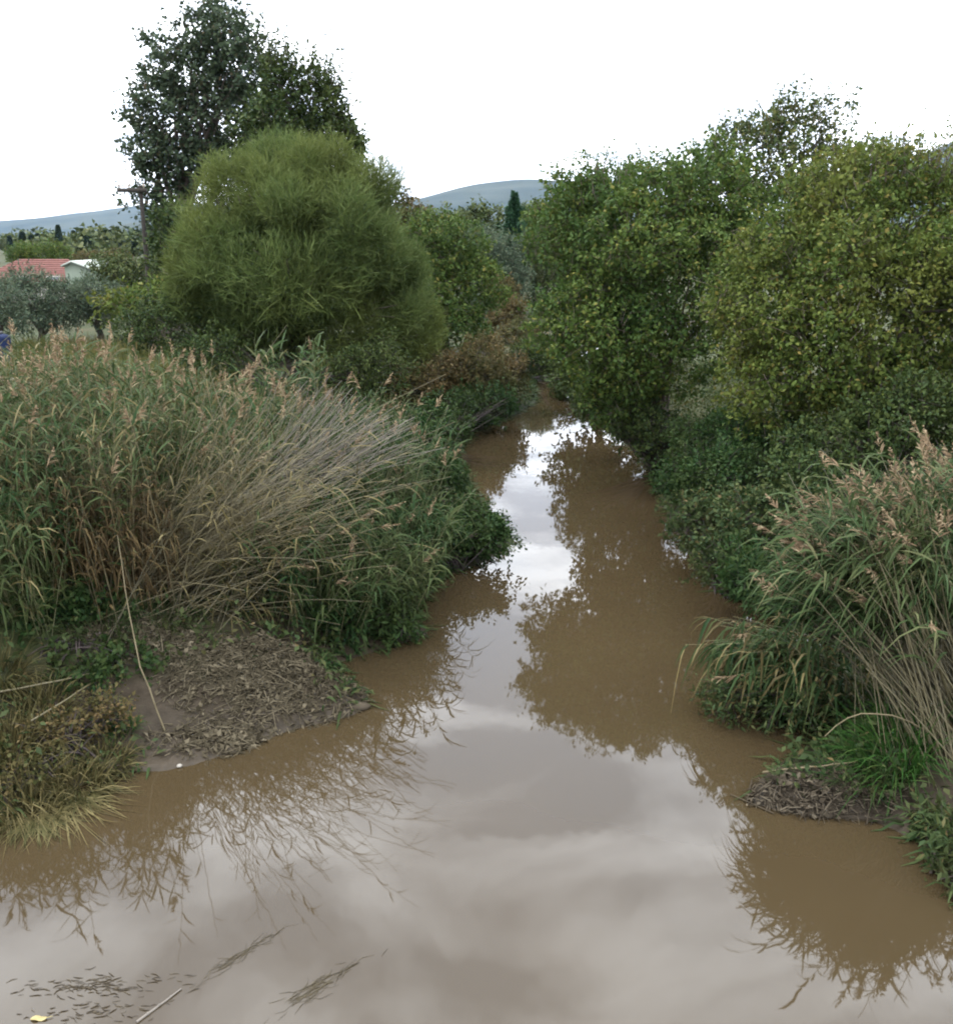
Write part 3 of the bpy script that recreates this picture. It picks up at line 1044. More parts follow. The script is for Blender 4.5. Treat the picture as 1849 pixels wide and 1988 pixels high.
# the fan of dry canes thrown outward to the river
FAN = at_z(310, 1200, .45)
n = 430
s = g_.random(n)
fan_tip = np.array([at_y(px, py, yy) for px, py, yy in zip(
    np.interp(s, [0, .2, .45, .7, .88, 1], [420, 560, 800, 740, 690, 640]) + g_.normal(size=n) * 85,
    np.interp(s, [0, .2, .45, .7, .88, 1], [760, 760, 830, 950, 1100, 1205]) + g_.normal(size=n) * 65,
    13.0 + g_.normal(size=n) * .9)])
fan_root = FAN + g_.normal(size=(n, 3)) * np.array([.60, .45, 0])
sh = g_.uniform(.45, 1.0, n)[:, None]
fan_tip = fan_root + (fan_tip - fan_root) * sh
fan_root[:, 2] = ground_z(fan_root[:, 0], fan_root[:, 1]) - .04
reed_clump('fanned_canes', 'big fan of dry tan canes bent over toward the river beside the mud mound', fan_root, fan_tip, 203, leaf='reed_leaf_dry', stem='cane', stem_r=.007,
           n_leaf=5, leaf_len=.36, leaf_w=.018, plume_p=.03, leaf_from=.25, droop=.6, sag=.09, cat='canes')
n = 110
s = g_.random(n)
tp = np.array([at_y(px, py, yy) for px, py, yy in zip(np.interp(s, [0, .5, 1], [585, 720, 810]) + g_.normal(size=n) * 25,
                                                     np.interp(s, [0, .5, 1], [740, 800, 870]) + g_.normal(size=n) * 22, 14.2 + g_.normal(size=n) * .4)])
rt = at_z(470, 1090, .5) + g_.normal(size=(n, 3)) * np.array([.4, .4, 0])
rt[:, 2] = ground_z(rt[:, 0], rt[:, 1]) - .03
reed_clump('grey_canes', 'bleached grey bare canes slanting over the dark bank herbs, behind the tan fan', rt, tp, 204, stem='cane_grey', n_leaf=0, leaf='reed_leaf_dry', leaf_len=.25,
           leaf_w=.012, plume_p=.0, sag=.05, stem_r=.008, cat='canes')
# brown dead sheaths at the foot of the fan
n = 260
rt = at_z(230, 1225, .45) + g_.normal(size=(n, 3)) * np.array([.34, .25, 0])
rt[:, 2] = ground_z(rt[:, 0], rt[:, 1]) - .03
tp = rt + np.stack([g_.normal(size=n) * .16 - .05, g_.normal(size=n) * .2, g_.uniform(.9, 1.75, n)], axis=-1)
reed_clump('brown_reeds', 'clump of dead brown upright reeds at the foot of the dry fan', rt, tp, 205, leaf='reed_leaf_brown', stem='cane', n_leaf=9, leaf_len=.4, leaf_w=.022, droop=1.3,
           leaf_from=.15, plume_p=0)
r, t = patch_reeds(g_, 520, -3.4, -.6, 12.4, 15.4, .7, 1.5, (.35, -.25), .3)
reed_clump('river_reeds', 'short green reeds along the water edge right behind the mud mound', r, t, 206, leaf='reed_leaf_dark', n_leaf=12, leaf_len=.44, plume_p=.05, leaf_from=.1, droop=.8)
r, t = patch_reeds(g_, 420, -3.3, -1.0, 15.0, 18.2, 1.2, 2.0, (.3, -.1), .3)
reed_clump('mixed_reeds', 'mid-height green reeds with a few pink heads among dark bank herbs', r, t, 207, leaf='reed_leaf_dark', n_leaf=11, leaf_len=.4, plume_p=.16, leaf_from=.2)
r, t = patch_reeds(g_, 26, -4.0, -3.0, 18, 19.4, 1.9, 2.7, (.1, 0), .2)
reed_clump('giant_reeds', 'few tall pale-leaved reeds standing before the dark trunk of the feathery tree', r, t, 208, n_leaf=12, leaf_len=.6, leaf_w=.05, plume_p=.1, leaf_from=.35)

# herbs on the spit
bush('spit_herb', 'dense dark green herbs on the low spit reaching into the river', [blob(880, 1035, 16.4, 105, 42), blob(790, 1045, 15.6, 80, 60), blob(950, 1045, 16.3, 45, 25)], 211, 'leaf_herb', density=60, per=14)
bush('slope_herb', 'dark green herbs on the bank behind the spit', [blob(800, 930, 19, 75, 70), blob(860, 930, 19.5, 45, 50), blob(730, 980, 17.5, 70, 60)], 212, 'leaf_herb', density=44)
bush('waterline_herb', 'dark herbs with hanging blades on the inlet edge by the mud mound', [blob(660, 1200, 13.0, 70, 50), blob(740, 1200, 13.0, 70, 40), blob(720, 1120, 14.2, 80, 50), blob(800, 1110, 14.6, 50, 35)], 213, 'leaf_herb', density=54, llen=.11, lwid=.3)
bush('nettle_patch', 'green nettle-like herbs below the leafy reeds at the back of the dry grass bank', [blob(120, 1200, 11.8, 110, 70), blob(40, 1270, 11.2, 90, 50), blob(180, 1270, 11.6, 60, 40), blob(235, 1295, 11.0, 65, 30), blob(140, 1320, 10.7, 80, 30), blob(30, 1330, 10.6, 70, 30), blob(290, 1255, 11.7, 50, 30)], 214, 'leaf_herb', density=50, llen=.09)
bush('red_weed', 'low reddish-brown weed on the mud between the dry tussocks', [blob(185, 1390, 10.0, 70, 30), blob(110, 1430, 9.6, 60, 30), blob(60, 1500, 9.0, 60, 25)], 215, 'leaf_rust', density=60, llen=.06, per=10)

# ------------------------------------------------------------------ mud mound, tussocks, single canes
g_ = np.random.default_rng(73)


def debris_heap(name, label, c, sx, sy, n, seed, mat, zlift=.0):
    g = np.random.default_rng(seed)
    xy = g.normal(size=(n, 2)) * np.array([sx, sy]) * .62
    k = (xy[:, 0] / (sx * 1.3)) ** 2 + (xy[:, 1] / (sy * 1.3)) ** 2 < 1
    xy = xy[k] + np.array(c[:2])
    z = ground_z(xy[:, 0], xy[:, 1])
    k = z > -.03
    xy, z = xy[k], z[k]
    e = .05
    zx = (ground_z(xy[:, 0] + e, xy[:, 1]) - z) / e
    zy = (ground_z(xy[:, 0], xy[:, 1] + e) - z) / e
    N = unit(np.stack([-zx, -zy, np.ones(len(z))], axis=-1))
    mb = MB()
    P = np.concatenate([xy, z[:, None] + zlift], axis=1)
    h = len(P) * 2 // 3
    scatter_sticks(mb, P[:h], N[:h], g, .04, .16, .007)
    scatter_sticks(mb, P[:h // 9], N[:h // 9], g, .2, .55, .007, .25)
    q = len(P) - h
    L = g.uniform(.03, .10, q)
    ax = unit(g.normal(size=(q, 3)) + N[h:] * .2)
    leaves(mb, P[h:] + N[h:] * .02, ax, unit(N[h:] + g.normal(size=(q, 3)) * .5), L, L * .6)
    o = mb.build(name, M[mat], loc=(c[0], c[1], gz(c[0], c[1])))
    return tag(o, label, 'debris', kind='stuff')


debris_heap('flood_debris', 'heap of flood-washed broken stalks and leaves on the mud mound', MOUND, 1.0, .72, 5200, 301, 'debris')
debris_heap('driftwood_debris', 'small heap of dark driftwood and stalks at the water edge below the green tussock', MOUND2, .72, .34, 1500, 302, 'debris_dark', .03)
debris_heap('bank_litter', 'scattered broken stalks on the muddy slope below the mound', at_z(440, 1430, .1)[:2], .75, .3, 900, 303, 'debris')

debris_heap('reed_litter', 'trampled straw and broken reed litter at the foot of the dry fan', at_z(270, 1262, .45)[:2], 1.0, .42, 1500, 304, 'debris', .01)
tussock('shade_tussock', 'dark green tussock at the foot of the dead brown reeds', at_z(200, 1265, .45), 321, n=420, h=.55, spread=.42, mat='reed_leaf_dark', lean=(.1, -.35))
tussock('shade_tussock', 'dark green tussock between the foot of the dry fan and the mud mound', at_z(330, 1240, .4), 322, n=300, h=.4, spread=.36, mat='reed_leaf_dark', lean=(.2, -.35))
spots = [(30, 1450, 'straw-coloured dry grass tussock spilling over the muddy bank edge', 520, .7), (60, 1530, 'straw tussock overhanging the water at the undercut bank', 460, .5),
         (150, 1480, 'brownish dry tussock beside the bare mud slope', 420, .5), (90, 1390, 'dry grass tussock under the fallen canes, above the reddish weed', 420, .55),
         (200, 1440, 'low dry tussock between the little green tuft and the water', 320, .36), (10, 1370, 'dry tussock half buried in the nettle-like herbs', 360, .6)]
for i, (px, py, lb, n, h) in enumerate(spots):
    tussock('dry_tussock', lb, at_z(px, py, .3), 310 + i, n=n, h=h, spread=.26, mat='grass_dry', lean=(.25, -.35), group='dry tussocks on the muddy bank')
for i, (px, py, lb) in enumerate([(20, 1500, 'tangle of pale straw hanging down the undercut bank beside the overhanging tussock'),
                                 (120, 1500, 'thin tangle of straw trailing to the water beside the brownish tussock')]):
    tussock('straw_tangle', lb, at_z(px, py, .35), 325 + i, n=150, h=.75, spread=.30, mat='reed_leaf_dry', lean=(.5, -.6), w=.012, droop=.9, group='straw on the undercut bank')
tussock('green_weed', 'little green grass tuft on the mud between dry tussocks and mound', at_z(235, 1395, .25), 320, n=160, h=.36, spread=.14, mat='grass_bright', w=.012)


def single_cane(name, label, pts, r=.012, mat='cane', cat='cane', group=None):
    pts = np.asarray(pts, float)
    t = np.linspace(0, 1, 9)
    k = np.linspace(0, 1, len(pts))
    path = np.stack([np.polyval(np.polyfit(k, pts[:, i], 2), t) for i in range(3)], axis=-1)
    path[1:-1] += np.random.default_rng(len(label)).normal(size=(7, 3)) * np.array([1, 1, .4]) * .0045 * np.linalg.norm(pts[-1] - pts[0])     # canes are never quite straight
    mb = MB()
    tube(mb, path, np.linspace(r, r * .45, 9), 6)
    for q in (2, 4, 6):                              # the nodes of the cane
        d = unit(path[q + 1] - path[q])
        tube(mb, [path[q] - d * .008, path[q] + d * .008], [r * (1.25 - q * .06)] * 2, 6)
    o = mb.build(name, M[mat], loc=pts[0])
    return tag(o, label, cat, group)


def gp(px, py, lift=.0):
    """point on the ground under a pixel"""
    z = .2
    for _ in range(8):
        p = at_z(px, py, z)
        z = max(gz(p[0], p[1]), 0) + lift
    return at_z(px, py, z)


b0 = gp(320, 1418)
single_cane('broken_cane', 'pale broken cane hanging from the dry fan down to the mud', [b0, at_y(278, 1310, b0[1] + .25), at_y(248, 1180, b0[1] + .6), at_y(228, 1040, b0[1] + 1.0)], .011, 'cane_straw')
single_cane('fallen_cane', 'long fallen cane lying across the herbs above the dry tussocks', [gp(0, 1342, .42), gp(110, 1325, .42), gp(200, 1298, .40), gp(270, 1285, .15)], .013)
single_cane('fallen_cane', 'shorter fallen cane crossing under the long one, near the reddish weed', [gp(60, 1400, .36), gp(150, 1345, .38), gp(215, 1300, .2)], .011)
single_cane('bent_cane', 'long low cane sticking out over the inlet from the foot of the dry fan', [gp(330, 1165, .1), at_y(480, 1180, 12.5), at_y(660, 1213, 12.2)], .010)
p0 = gp(1830, 1440, .15)
single_cane('fallen_cane', 'slim pale cane lying out toward the water across the undergrowth below the bare cane fan', [p0, at_y(1700, 1385, p0[1] - .1), at_y(1600, 1430, p0[1] - .2)], .010, 'cane_straw')
single_cane('fallen_branch', 'grey branch lying on the driftwood heap beside the dark tussock', [gp(1480, 1500, .05), gp(1570, 1490, .10), gp(1660, 1480, .14)], .014, 'cane_straw', 'branch')


def stone(name, label, p, s, seed, mat='pale', cat='stone'):
    g = np.random.default_rng(seed)
    th, ph = np.meshgrid(np.linspace(0, 2 * math.pi, 10, endpoint=False), np.linspace(.12, math.pi - .12, 6))
    d = np.stack([np.sin(ph) * np.cos(th), np.sin(ph) * np.sin(th), np.cos(ph)], axis=-1)
    wv = Wave(g, 1.4)
    v = d * (1 + .22 * wv(d))[..., None] * np.array(s)
    f = [[k * 10 + i, k * 10 + (i + 1) % 10, (k + 1) * 10 + (i + 1) % 10, (k + 1) * 10 + i] for k in range(5) for i in range(10)]
    mb = MB()
    mb.add(v.reshape(-1, 3) + np.array(p), f)
    mb.add(v[0] + np.array(p), [list(range(10))]).add(v[5] + np.array(p), [list(range(9, -1, -1))])
    return tag(mb.build(name, M[mat], loc=p, smooth=True), label, cat)


stone('pale_stone', 'pale rounded stone among the debris near the top of the mud mound', gp(372, 1325, .03), (.075, .05, .045), 331)
stone('white_pebble', 'small white pebble at the foot of the mud slope by the water', gp(348, 1487, .012), (.03, .025, .02), 332)
stone('mud_clod', 'dark clod of mud at the tip of the mound by the water', gp(700, 1372, .02), (.13, .09, .05), 333, 'debris_dark', 'mud')

# ------------------------------------------------------------------ floating matter on the near-left water
g_ = np.random.default_rng(74)


def float_mat(name, label, c_px, sx, sy, n, seed, lmax, ang, mat='debris_dark', thick=.005):
    g = np.random.default_rng(seed)
    c = at_z(*c_px, .0)
    xy = g.normal(size=(n, 2)) * np.array([sx, sy])
    ca, sa = math.cos(ang), math.sin(ang)
    xy = np.stack([xy[:, 0] * ca - xy[:, 1] * sa, xy[:, 0] * sa + xy[:, 1] * ca], axis=-1) + c[:2]
    az = ang + g.normal(size=n) * .35
    L = g.uniform(.04, lmax, n)
    d = np.stack([np.cos(az), np.sin(az), np.zeros(n)], axis=-1)
    P = np.concatenate([xy, np.full((n, 1), .004)], axis=1)
    path = P[:, None] + d[:, None] * (np.array([-.5, 0, .5])[None] * L[:, None])[..., None]
    path[:, 1, :2] += g.normal(size=(n, 2)) * .02 * L[:, None] * 5
    mb = MB()
    tubes(mb, path, thick * g.uniform(.5, 1.4, n)[:, None] * np.array([.5, 1, .4])[None], 4)
    return tag(mb.build(name, M[mat], loc=c), label, 'debris', kind='stuff')


float_mat('floating_debris', 'dark scattered mat of floating bits in the still shallows', (190, 1915), .26, .06, 130, 341, .09, .05, thick=.003)
float_mat('floating_debris', 'thin scattered floating bits beside the yellow leaf', (200, 1965), .26, .06, 70, 342, .07, .1, thick=.003)
float_mat('floating_weed', 'streak of pale weed trailing just at the water surface', (460, 1860), .22, .025, 60, 343, .22, .85, 'debris', .0016)
float_mat('floating_weed', 'reddish-brown wisp of floating weed on the bright water', (610, 1920), .17, .04, 90, 344, .22, .75, 'debris', .0018)
a, b = at_z(265, 1985, .006), at_z(352, 1920, .006)
single_cane('floating_cane', 'pale straight cane floating in the shallows beside dark debris', [a, (a + b) / 2, b], .012, 'cane_grey')
c = at_z(75, 1978, .006)
mb = MB()
th = np.linspace(0, 2 * math.pi, 14, endpoint=False)
rr = np.array([.05 * (1 + .25 * math.cos(2 * q)) for q in th])
top_ = np.stack([c[0] + rr * np.cos(th), c[1] + .6 * rr * np.sin(th), np.full(14, .010) + .006 * np.cos(3 * th)], axis=-1)
mb.add(np.concatenate([top_, [[c[0], c[1], .006]]]), [[14, i, (i + 1) % 14] for i in range(14)])
tube(mb, [c + [.05, 0, .006], c + [.075, .01, .005], c + [.095, .02, .004]], [.004, .003, .003], 5)
tag(mb.build('floating_leaf', M['leaf_floating'], loc=c), 'yellow leaf floating on the shallows near the dark debris', 'leaf')

# ================================================================== MIDDLE DISTANCE


def feathery_tree():
    g = np.random.default_rng(401)
    Y = 30
    blobs = [blob(540, 390, Y, 130, 105), blob(640, 400, Y, 115, 100), blob(440, 440, Y, 100, 100), blob(460, 540, Y, 130, 120), blob(690, 480, Y, 105, 125), blob(560, 540, Y - 1, 190, 120),
             blob(420, 590, Y, 80, 90), blob(690, 620, Y, 120, 110), blob(520, 640, Y + .5, 130, 80), blob(780, 560, Y + 1, 60, 110), blob(800, 650, Y, 60, 60)]
    b = at_y(555, 740, Y)
    base = np.array([b[0], Y, gz(b[0], Y)])
    t = empty('feathery_tree', base, 'big round feathery tamarisk-like tree with dark trunk behind the tall reeds', 'tree')
    tm = MB()
    limbs(tm, base, blobs, g, .30, fork=.2, extra=6)
    for k in range(7):                                # several stems from the foot
        c, r = blobs[k]
        tube(tm, [base + g.normal(size=3) * [.2, .2, 0] - [0, 0, .1], base * .6 + c * .4 + g.normal(size=3) * .25, c], [.11, .07, .03], 6)
    tm.build('trunk', M['bark'], t, smooth=True)
    P, N = crown_points(lumpy(blobs, g, 5, .3, .5), 88, g, 1.3, .2, .12, .2, .3, zmin=base[2] + .6)
    n = len(P)
    d = unit(N * .6 + np.array([0, 0, .65]) + g.normal(size=(n, 3)) * .36)
    L = g.uniform(.35, .95, n)
    u = np.linspace(0, 1, 4)
    p = (P - d * (L * .6)[:, None])[:, None] + d[:, None] * (u[None] * L[:, None])[..., None]
    p[:, :, 2] -= (u[None] ** 2) * (L * g.uniform(.05, .45, n))[:, None]
    p[:, :, :2] += (N[:, None, :2] * (u[None] ** 2 * .12)[..., None])
    side = unit(np.cross(d, sphere_dirs(n, g)))
    lm = MB()
    ribbons(lm, p, side, np.tile(np.array([.014, .024, .018, .003]), (n, 1)) * g.uniform(.6, 1.3, n)[:, None])
    # side sprigs, finer
    k = 3
    s = g.uniform(.2, .9, (n, k))
    q0 = (P - d * (L * .6)[:, None])[:, None] + d[:, None] * (s * L[:, None])[..., None]
    dd = unit(d[:, None] + g.normal(size=(n, k, 3)) * .5)
    ll = g.uniform(.14, .34, n * k)
    q0, dd = q0.reshape(-1, 3), dd.reshape(-1, 3)
    leaves(lm, q0, dd, sphere_dirs(n * k, g), ll, np.full(n * k, .019))
    lm.build('crown', M['leaf_tamarisk'], t)
    return t


feathery_tree()

PL = dict(density=5, per=13, twig=.7, llen=.2, lwid=.75)
tree('poplar_tree', 'tallest dark blue-green tree with gappy crown beside the utility pole', 'tree', (312, 600), 46,
     [blob(435, 75, 46, 62, 62), blob(375, 140, 46, 62, 85), blob(470, 150, 46, 50, 95), blob(340, 230, 46, 70, 85), blob(430, 240, 46, 95, 90), blob(300, 330, 46, 32, 60),
      blob(360, 310, 46, 90, 50), blob(290, 240, 46, 40, 35), blob(480, 280, 46, 60, 80), blob(330, 400, 46, 55, 50), blob(320, 460, 46, 40, 50)],
     402, 'leaf_poplar', r0=.36, gaps=.5, amp=.32, lump=1.7, bark='bark_pale', fork=.3, extra=4, spread=.25, **PL)
tree('pointed_tree', 'dark green tree with several pointed tops behind the round feathery tree', 'tree', (600, 640), 42,
     [blob(545, 185, 42, 36, 70), blob(610, 215, 42, 26, 65), blob(652, 235, 42, 14, 60), blob(560, 280, 42, 85, 70), blob(640, 290, 42, 55, 60), blob(600, 380, 42, 90, 90), blob(675, 300, 42, 26, 45)],
     403, 'leaf_dark', r0=.3, gaps=.15, amp=.25, lump=1.6, density=9, per=13, twig=.55, llen=.18, lwid=.6, extra=4, spread=.2,
     tips=[(blob(545, 165, 42, 35, 60), 40, 1.6), (blob(610, 180, 42, 22, 60), 30, 1.5), (blob(652, 200, 42, 16, 60), 24, 1.4), (blob(680, 290, 42, 20, 40), 16, 1.2)])

MID = dict(density=10, per=13, twig=.4, llen=.15, lwid=.6)
tree('round_tree', 'mid-green round tree between the feathery tree and the far conifer', 'tree', (860, 720), 40,
     [blob(860, 490, 40, 70, 65), blob(820, 570, 40, 70, 80), blob(900, 570, 40, 65, 80), blob(860, 650, 39, 90, 60)], 404, 'leaf_alder', r0=.18, **MID)
tree('pale_willow', 'soft grey-green willow just upstream of the round tree', 'tree', (950, 640), 58,
     [blob(930, 500, 58, 48, 48), blob(985, 530, 58, 42, 55), blob(950, 580, 57, 55, 50)], 405, 'leaf_olive', r0=.14, density=9, per=14, twig=.5, llen=.2, lwid=.3)
tree('grey_willow', 'grey-green willow under the broad riverside tree at the river bend', 'tree', (1050, 640), 60,
     [blob(1050, 510, 60, 36, 55), blob(1062, 580, 60, 36, 60)], 406, 'leaf_bramble', r0=.12, density=9, per=13, twig=.45, llen=.2, lwid=.35)
bush('rusty_bush', 'rust-brown dying bush at the head of the river bend', [blob(985, 620, 50, 35, 30), blob(1005, 660, 46, 38, 30), blob(972, 575, 54, 30, 35)], 407, 'leaf_rust', density=16, llen=.15, twig=.4, stems=24)
tree('hidden_alder', 'dark green tree filling the gap under and behind the broad rounded tree', 'tree', (1165, 760), 33,
     [blob(1165, 560, 34, 65, 90), blob(1150, 680, 32, 70, 75), blob(1210, 640, 33, 80, 90), blob(1130, 745, 31, 55, 35), blob(1200, 755, 29, 60, 45)], 412, 'leaf_dark', r0=.15, density=12, per=13, twig=.36, llen=.14, lwid=.6)
bush('brown_shrub', 'brown-green shrub above the waterline below the round tree', [blob(860, 730, 31, 90, 40), blob(930, 745, 30.5, 75, 50), blob(790, 760, 29, 60, 45), blob(980, 740, 32, 40, 45), blob(940, 685, 36, 45, 30)],
     408, 'leaf_rust', density=22, llen=.11, twig=.3, stems=24)
bush('shore_bush', 'dark bush overhanging the far water with bare stems below', [blob(945, 790, 28.5, 60, 40), blob(880, 800, 27.5, 50, 40), blob(840, 840, 24.5, 60, 50), blob(770, 830, 24, 60, 40)],
     409, 'leaf_herb', density=26, llen=.10, stems=30)
bush('bend_bush', 'dark green bush closing off the river bend', [blob(1060, 715, 40, 45, 35), blob(1105, 750, 35, 40, 32), blob(1030, 700, 43, 40, 30)], 410, 'leaf_dark', density=24, llen=.11, twig=.3)
bush('meadow_edge_bush', 'broad green bush at the foot of the feathery tree by the meadow', [blob(330, 640, 29, 90, 55), blob(420, 690, 27, 70, 40), blob(690, 725, 27, 60, 35), blob(750, 715, 27, 60, 50)],
     411, 'leaf_dark', density=22, llen=.09, twig=.3)

# far conifer: tiers of drooping fronds


def conifer(name, label, px, ytop, Y, width, seed, base_py=640):
    g = np.random.default_rng(seed)
    p = at_y(px, ytop, Y)
    z0 = gz(p[0], Y)
    H = p[2] - z0
    base = np.array([p[0], Y, z0])
    t = empty(name, base, label, 'tree')
    tm = MB()
    tube(tm, [base - [0, 0, .1], base + [0, 0, H * .5], base + [0, 0, H * .98]], [.16, .1, .02], 8)
    tm.build('trunk', M['bark'], t, smooth=True)
    n = 900
    s = np.round(g.uniform(.12, 1, n) ** .8 * 15) / 15 + g.normal(size=n) * .012
    az = g.uniform(0, 6.283, n)
    R = width * np.clip(1 - s, 0, 1) ** .8 * g.uniform(.3, 1.15, n) * (1 + .35 * np.sin(az * 2 + s * 31)) + .06
    d = np.stack([np.cos(az), np.sin(az), g.uniform(-.15, .5, n)], axis=-1)
    p0 = base + np.stack([np.zeros(n), np.zeros(n), s * H], axis=-1)
    k = 16
    u = g.random((n, k)) ** .7
    pos = p0[:, None] + d[:, None] * (u * R[:, None])[..., None] + g.normal(size=(n, k, 3)) * .05
    ax = unit(d[:, None] + g.normal(size=(n, k, 3)) * .6)
    l = g.uniform(.12, .26, n * k)
    lm = MB()
    leaves(lm, pos.reshape(-1, 3), ax.reshape(-1, 3), sphere_dirs(n * k, g), l, l * .35)
    lm.build('crown', M['leaf_conifer'], t)


conifer('conifer_tree', 'small dark conifer poking up in front of the central hill', 998, 380, 66, 2.0, 421)

# trees between the river bend and the hill
for i, (px, py, Y, rx, rz, lb) in enumerate([
        (850, 440, 62, 45, 26, 'bright green tree top just over the round tree'), (925, 440, 75, 45, 26, 'dull green tree beyond the pale willow, seen under the hill'),
        (1040, 440, 70, 40, 34, 'grey-green tree between the conifer and the broad riverside tree'), (790, 425, 66, 35, 40, 'brownish thin-leaved tree by the shoulder of the feathery tree')]):
    tree('distant_tree', lb, 'tree', (px, 520), Y, [blob(px, py, Y, rx, rz), blob(px - rx * .5, py + rz, Y, rx * .8, rz), blob(px + rx * .5, py + rz * 1.2, Y, rx * .8, rz)], 430 + i,
         'leaf_far' if i != 3 else 'leaf_rust', density=7, per=12, twig=.6, llen=.24, lwid=.6, r0=.15, extra=2)

# ------------------------------------------------------------------ meadow side: olives, hedge, tank, track, pole, house
OL = dict(density=13, per=14, twig=.42, llen=.17, lwid=.28)
for i, (px, Y, bl, lb) in enumerate([
        (75, 42, [(60, 575, 60, 38), (110, 590, 50, 40), (30, 600, 40, 35), (70, 620, 60, 22), (115, 622, 40, 18)], 'large grey-green olive tree in front of the red-roofed house'),
        (190, 44, [(185, 578, 42, 34), (215, 590, 35, 30), (155, 592, 35, 28), (190, 612, 45, 18)], 'smaller grey-green olive tree beside the pale shed'),
        (-20, 38, [(-20, 590, 50, 45), (10, 630, 30, 25)], 'grey-green olive tree cut by the photo edge above the blue tank')]):
    tree('olive_tree', lb, 'tree', (px, 640), Y, [blob(a, b, Y, c, d) for a, b, c, d in bl], 440 + i, 'leaf_olive', r0=.16, fork=.2, group='olive trees by the meadow', **OL)
for i, (px, Y, bl, lb, mt) in enumerate([
        (245, 54, [(240, 545, 50, 35), (290, 560, 45, 45), (215, 520, 40, 20)], 'dusty green bushy tree in front of the utility pole', 'leaf_far'),
        (300, 36, [(260, 610, 60, 30), (310, 600, 50, 40)], 'brownish scrub tree at the meadow edge near the feathery tree', 'leaf_yellowing'),
        (75, 90, [(78, 492, 42, 16), (40, 500, 30, 14), (110, 500, 28, 14)], 'bright green tree just behind the red-roofed house', 'leaf_alder'),
        (190, 95, [(175, 512, 40, 14), (225, 510, 36, 16)], 'grey-brown thicket tree beyond the pale shed', 'leaf_rust'),
        (345, 40, [(345, 520, 40, 50), (360, 590, 40, 40), (330, 450, 30, 40)], 'green tree tucked between poplar trunk and feathery tree', 'leaf_dark')]):
    tree('field_tree', lb, 'tree', (px, 640), Y, [blob(a, b, Y, c, d) for a, b, c, d in bl], 450 + i, mt, density=9, per=12, twig=.5, llen=.2, lwid=.5, r0=.13, fork=.2)

# meadow grass
g_ = np.random.default_rng(75)
mb = MB()
P = land_points(30000, -19, -4, 16.5, 42, g_, dmin=1.0)
n = len(P)
L = g_.uniform(.18, .5, n)
d = unit(g_.normal(size=(n, 3)) * .35 + np.array([0, 0, 1.0]))
u = np.array([0, .5, 1])
pp = P[:, None] + d[:, None] * (u[None] * L[:, None])[..., None]
ribbons(mb, pp, unit(np.cross(d, sphere_dirs(n, g_))), np.tile(np.array([.03, .028, .004]), (n, 1)))
tag(mb.build('meadow_grass', M['grass'], loc=(-10, 28, 1)), 'rough brownish-green meadow grass between the reeds and the olive trees', 'grass', kind='stuff')
# ground cover on both banks
mb = MB()
P = np.concatenate([land_points(20000, -9, 3, 8.0, 36, g_, dmin=.12, dmax=6), land_points(20000, 2, 13, 7.5, 36, g_, dmin=.12, dmax=6)])
sh = np.exp(-(((P[:, 0] + 2.9) / 1.3) ** 2 + ((P[:, 1] - 10.3) / 1.1) ** 2))
P = P[(g_.random(len(P)) > sh * 1.6)]
n = len(P)
k = 4
pos = P[:, None] + np.abs(g_.normal(size=(n, k, 3))) * np.array([0, 0, .16]) + g_.normal(size=(n, k, 3)) * np.array([.06, .06, 0])
l = g_.uniform(.05, .13, n * k)
leaves(mb, pos.reshape(-1, 3), unit(g_.normal(size=(n * k, 3)) + [0, 0, .3]), unit(g_.normal(size=(n * k, 3)) * .6 + [0, 0, 1]), l, l * .5)
tag(mb.build('undergrowth', M['leaf_bramble'], loc=(0, 20, .5)), 'low leafy ground cover over both river banks', 'ground cover', kind='stuff')

# blades hanging over the waterline on both banks
mb = MB()
P = land_points(90000, -7, 8, 7.0, 46, g_, dmin=.02, dmax=.55)
sh = np.exp(-(((P[:, 0] + 2.8) / 1.35) ** 2 + ((P[:, 1] - 10.2) / 1.2) ** 2)) + .9 * np.exp(-(((P[:, 0] - MOUND2[0]) / .8) ** 2 + ((P[:, 1] - MOUND2[1]) / .5) ** 2))
P = P[g_.random(len(P)) > sh * 1.7][:9000]
n = len(P)
e = .05
gx_ = river_dist(P[:, 0] + e, P[:, 1]) - river_dist(P[:, 0] - e, P[:, 1])
gy_ = river_dist(P[:, 0], P[:, 1] + e) - river_dist(P[:, 0], P[:, 1] - e)
wd_ = -unit(np.stack([gx_, gy_, np.zeros(n)], axis=-1))
d = unit(wd_ * .7 + g_.normal(size=(n, 3)) * .45 + np.array([0, 0, .9]))
L = g_.uniform(.15, .5, n)
u = np.linspace(0, 1, 4)
pp = P[:, None] + d[:, None] * (u[None] * L[:, None])[..., None]
pp[:, :, 2] = np.maximum(pp[:, :, 2] - u[None] ** 2 * (L * g_.uniform(.4, 1.2, n))[:, None], .01)
ribbons(mb, pp, unit(np.cross(d, np.array([0, 0, 1.0])) + g_.normal(size=(n, 3)) * .2), np.tile(np.array([.018, .022, .016, .003]), (n, 1)) * (1 + P[:, 1:2] / 25))
tag(mb.build('shore_grass', M['reed_leaf_dark'], loc=(0, 20, 0)), 'dark grass blades hanging along the waterline of both banks', 'grass', kind='stuff')

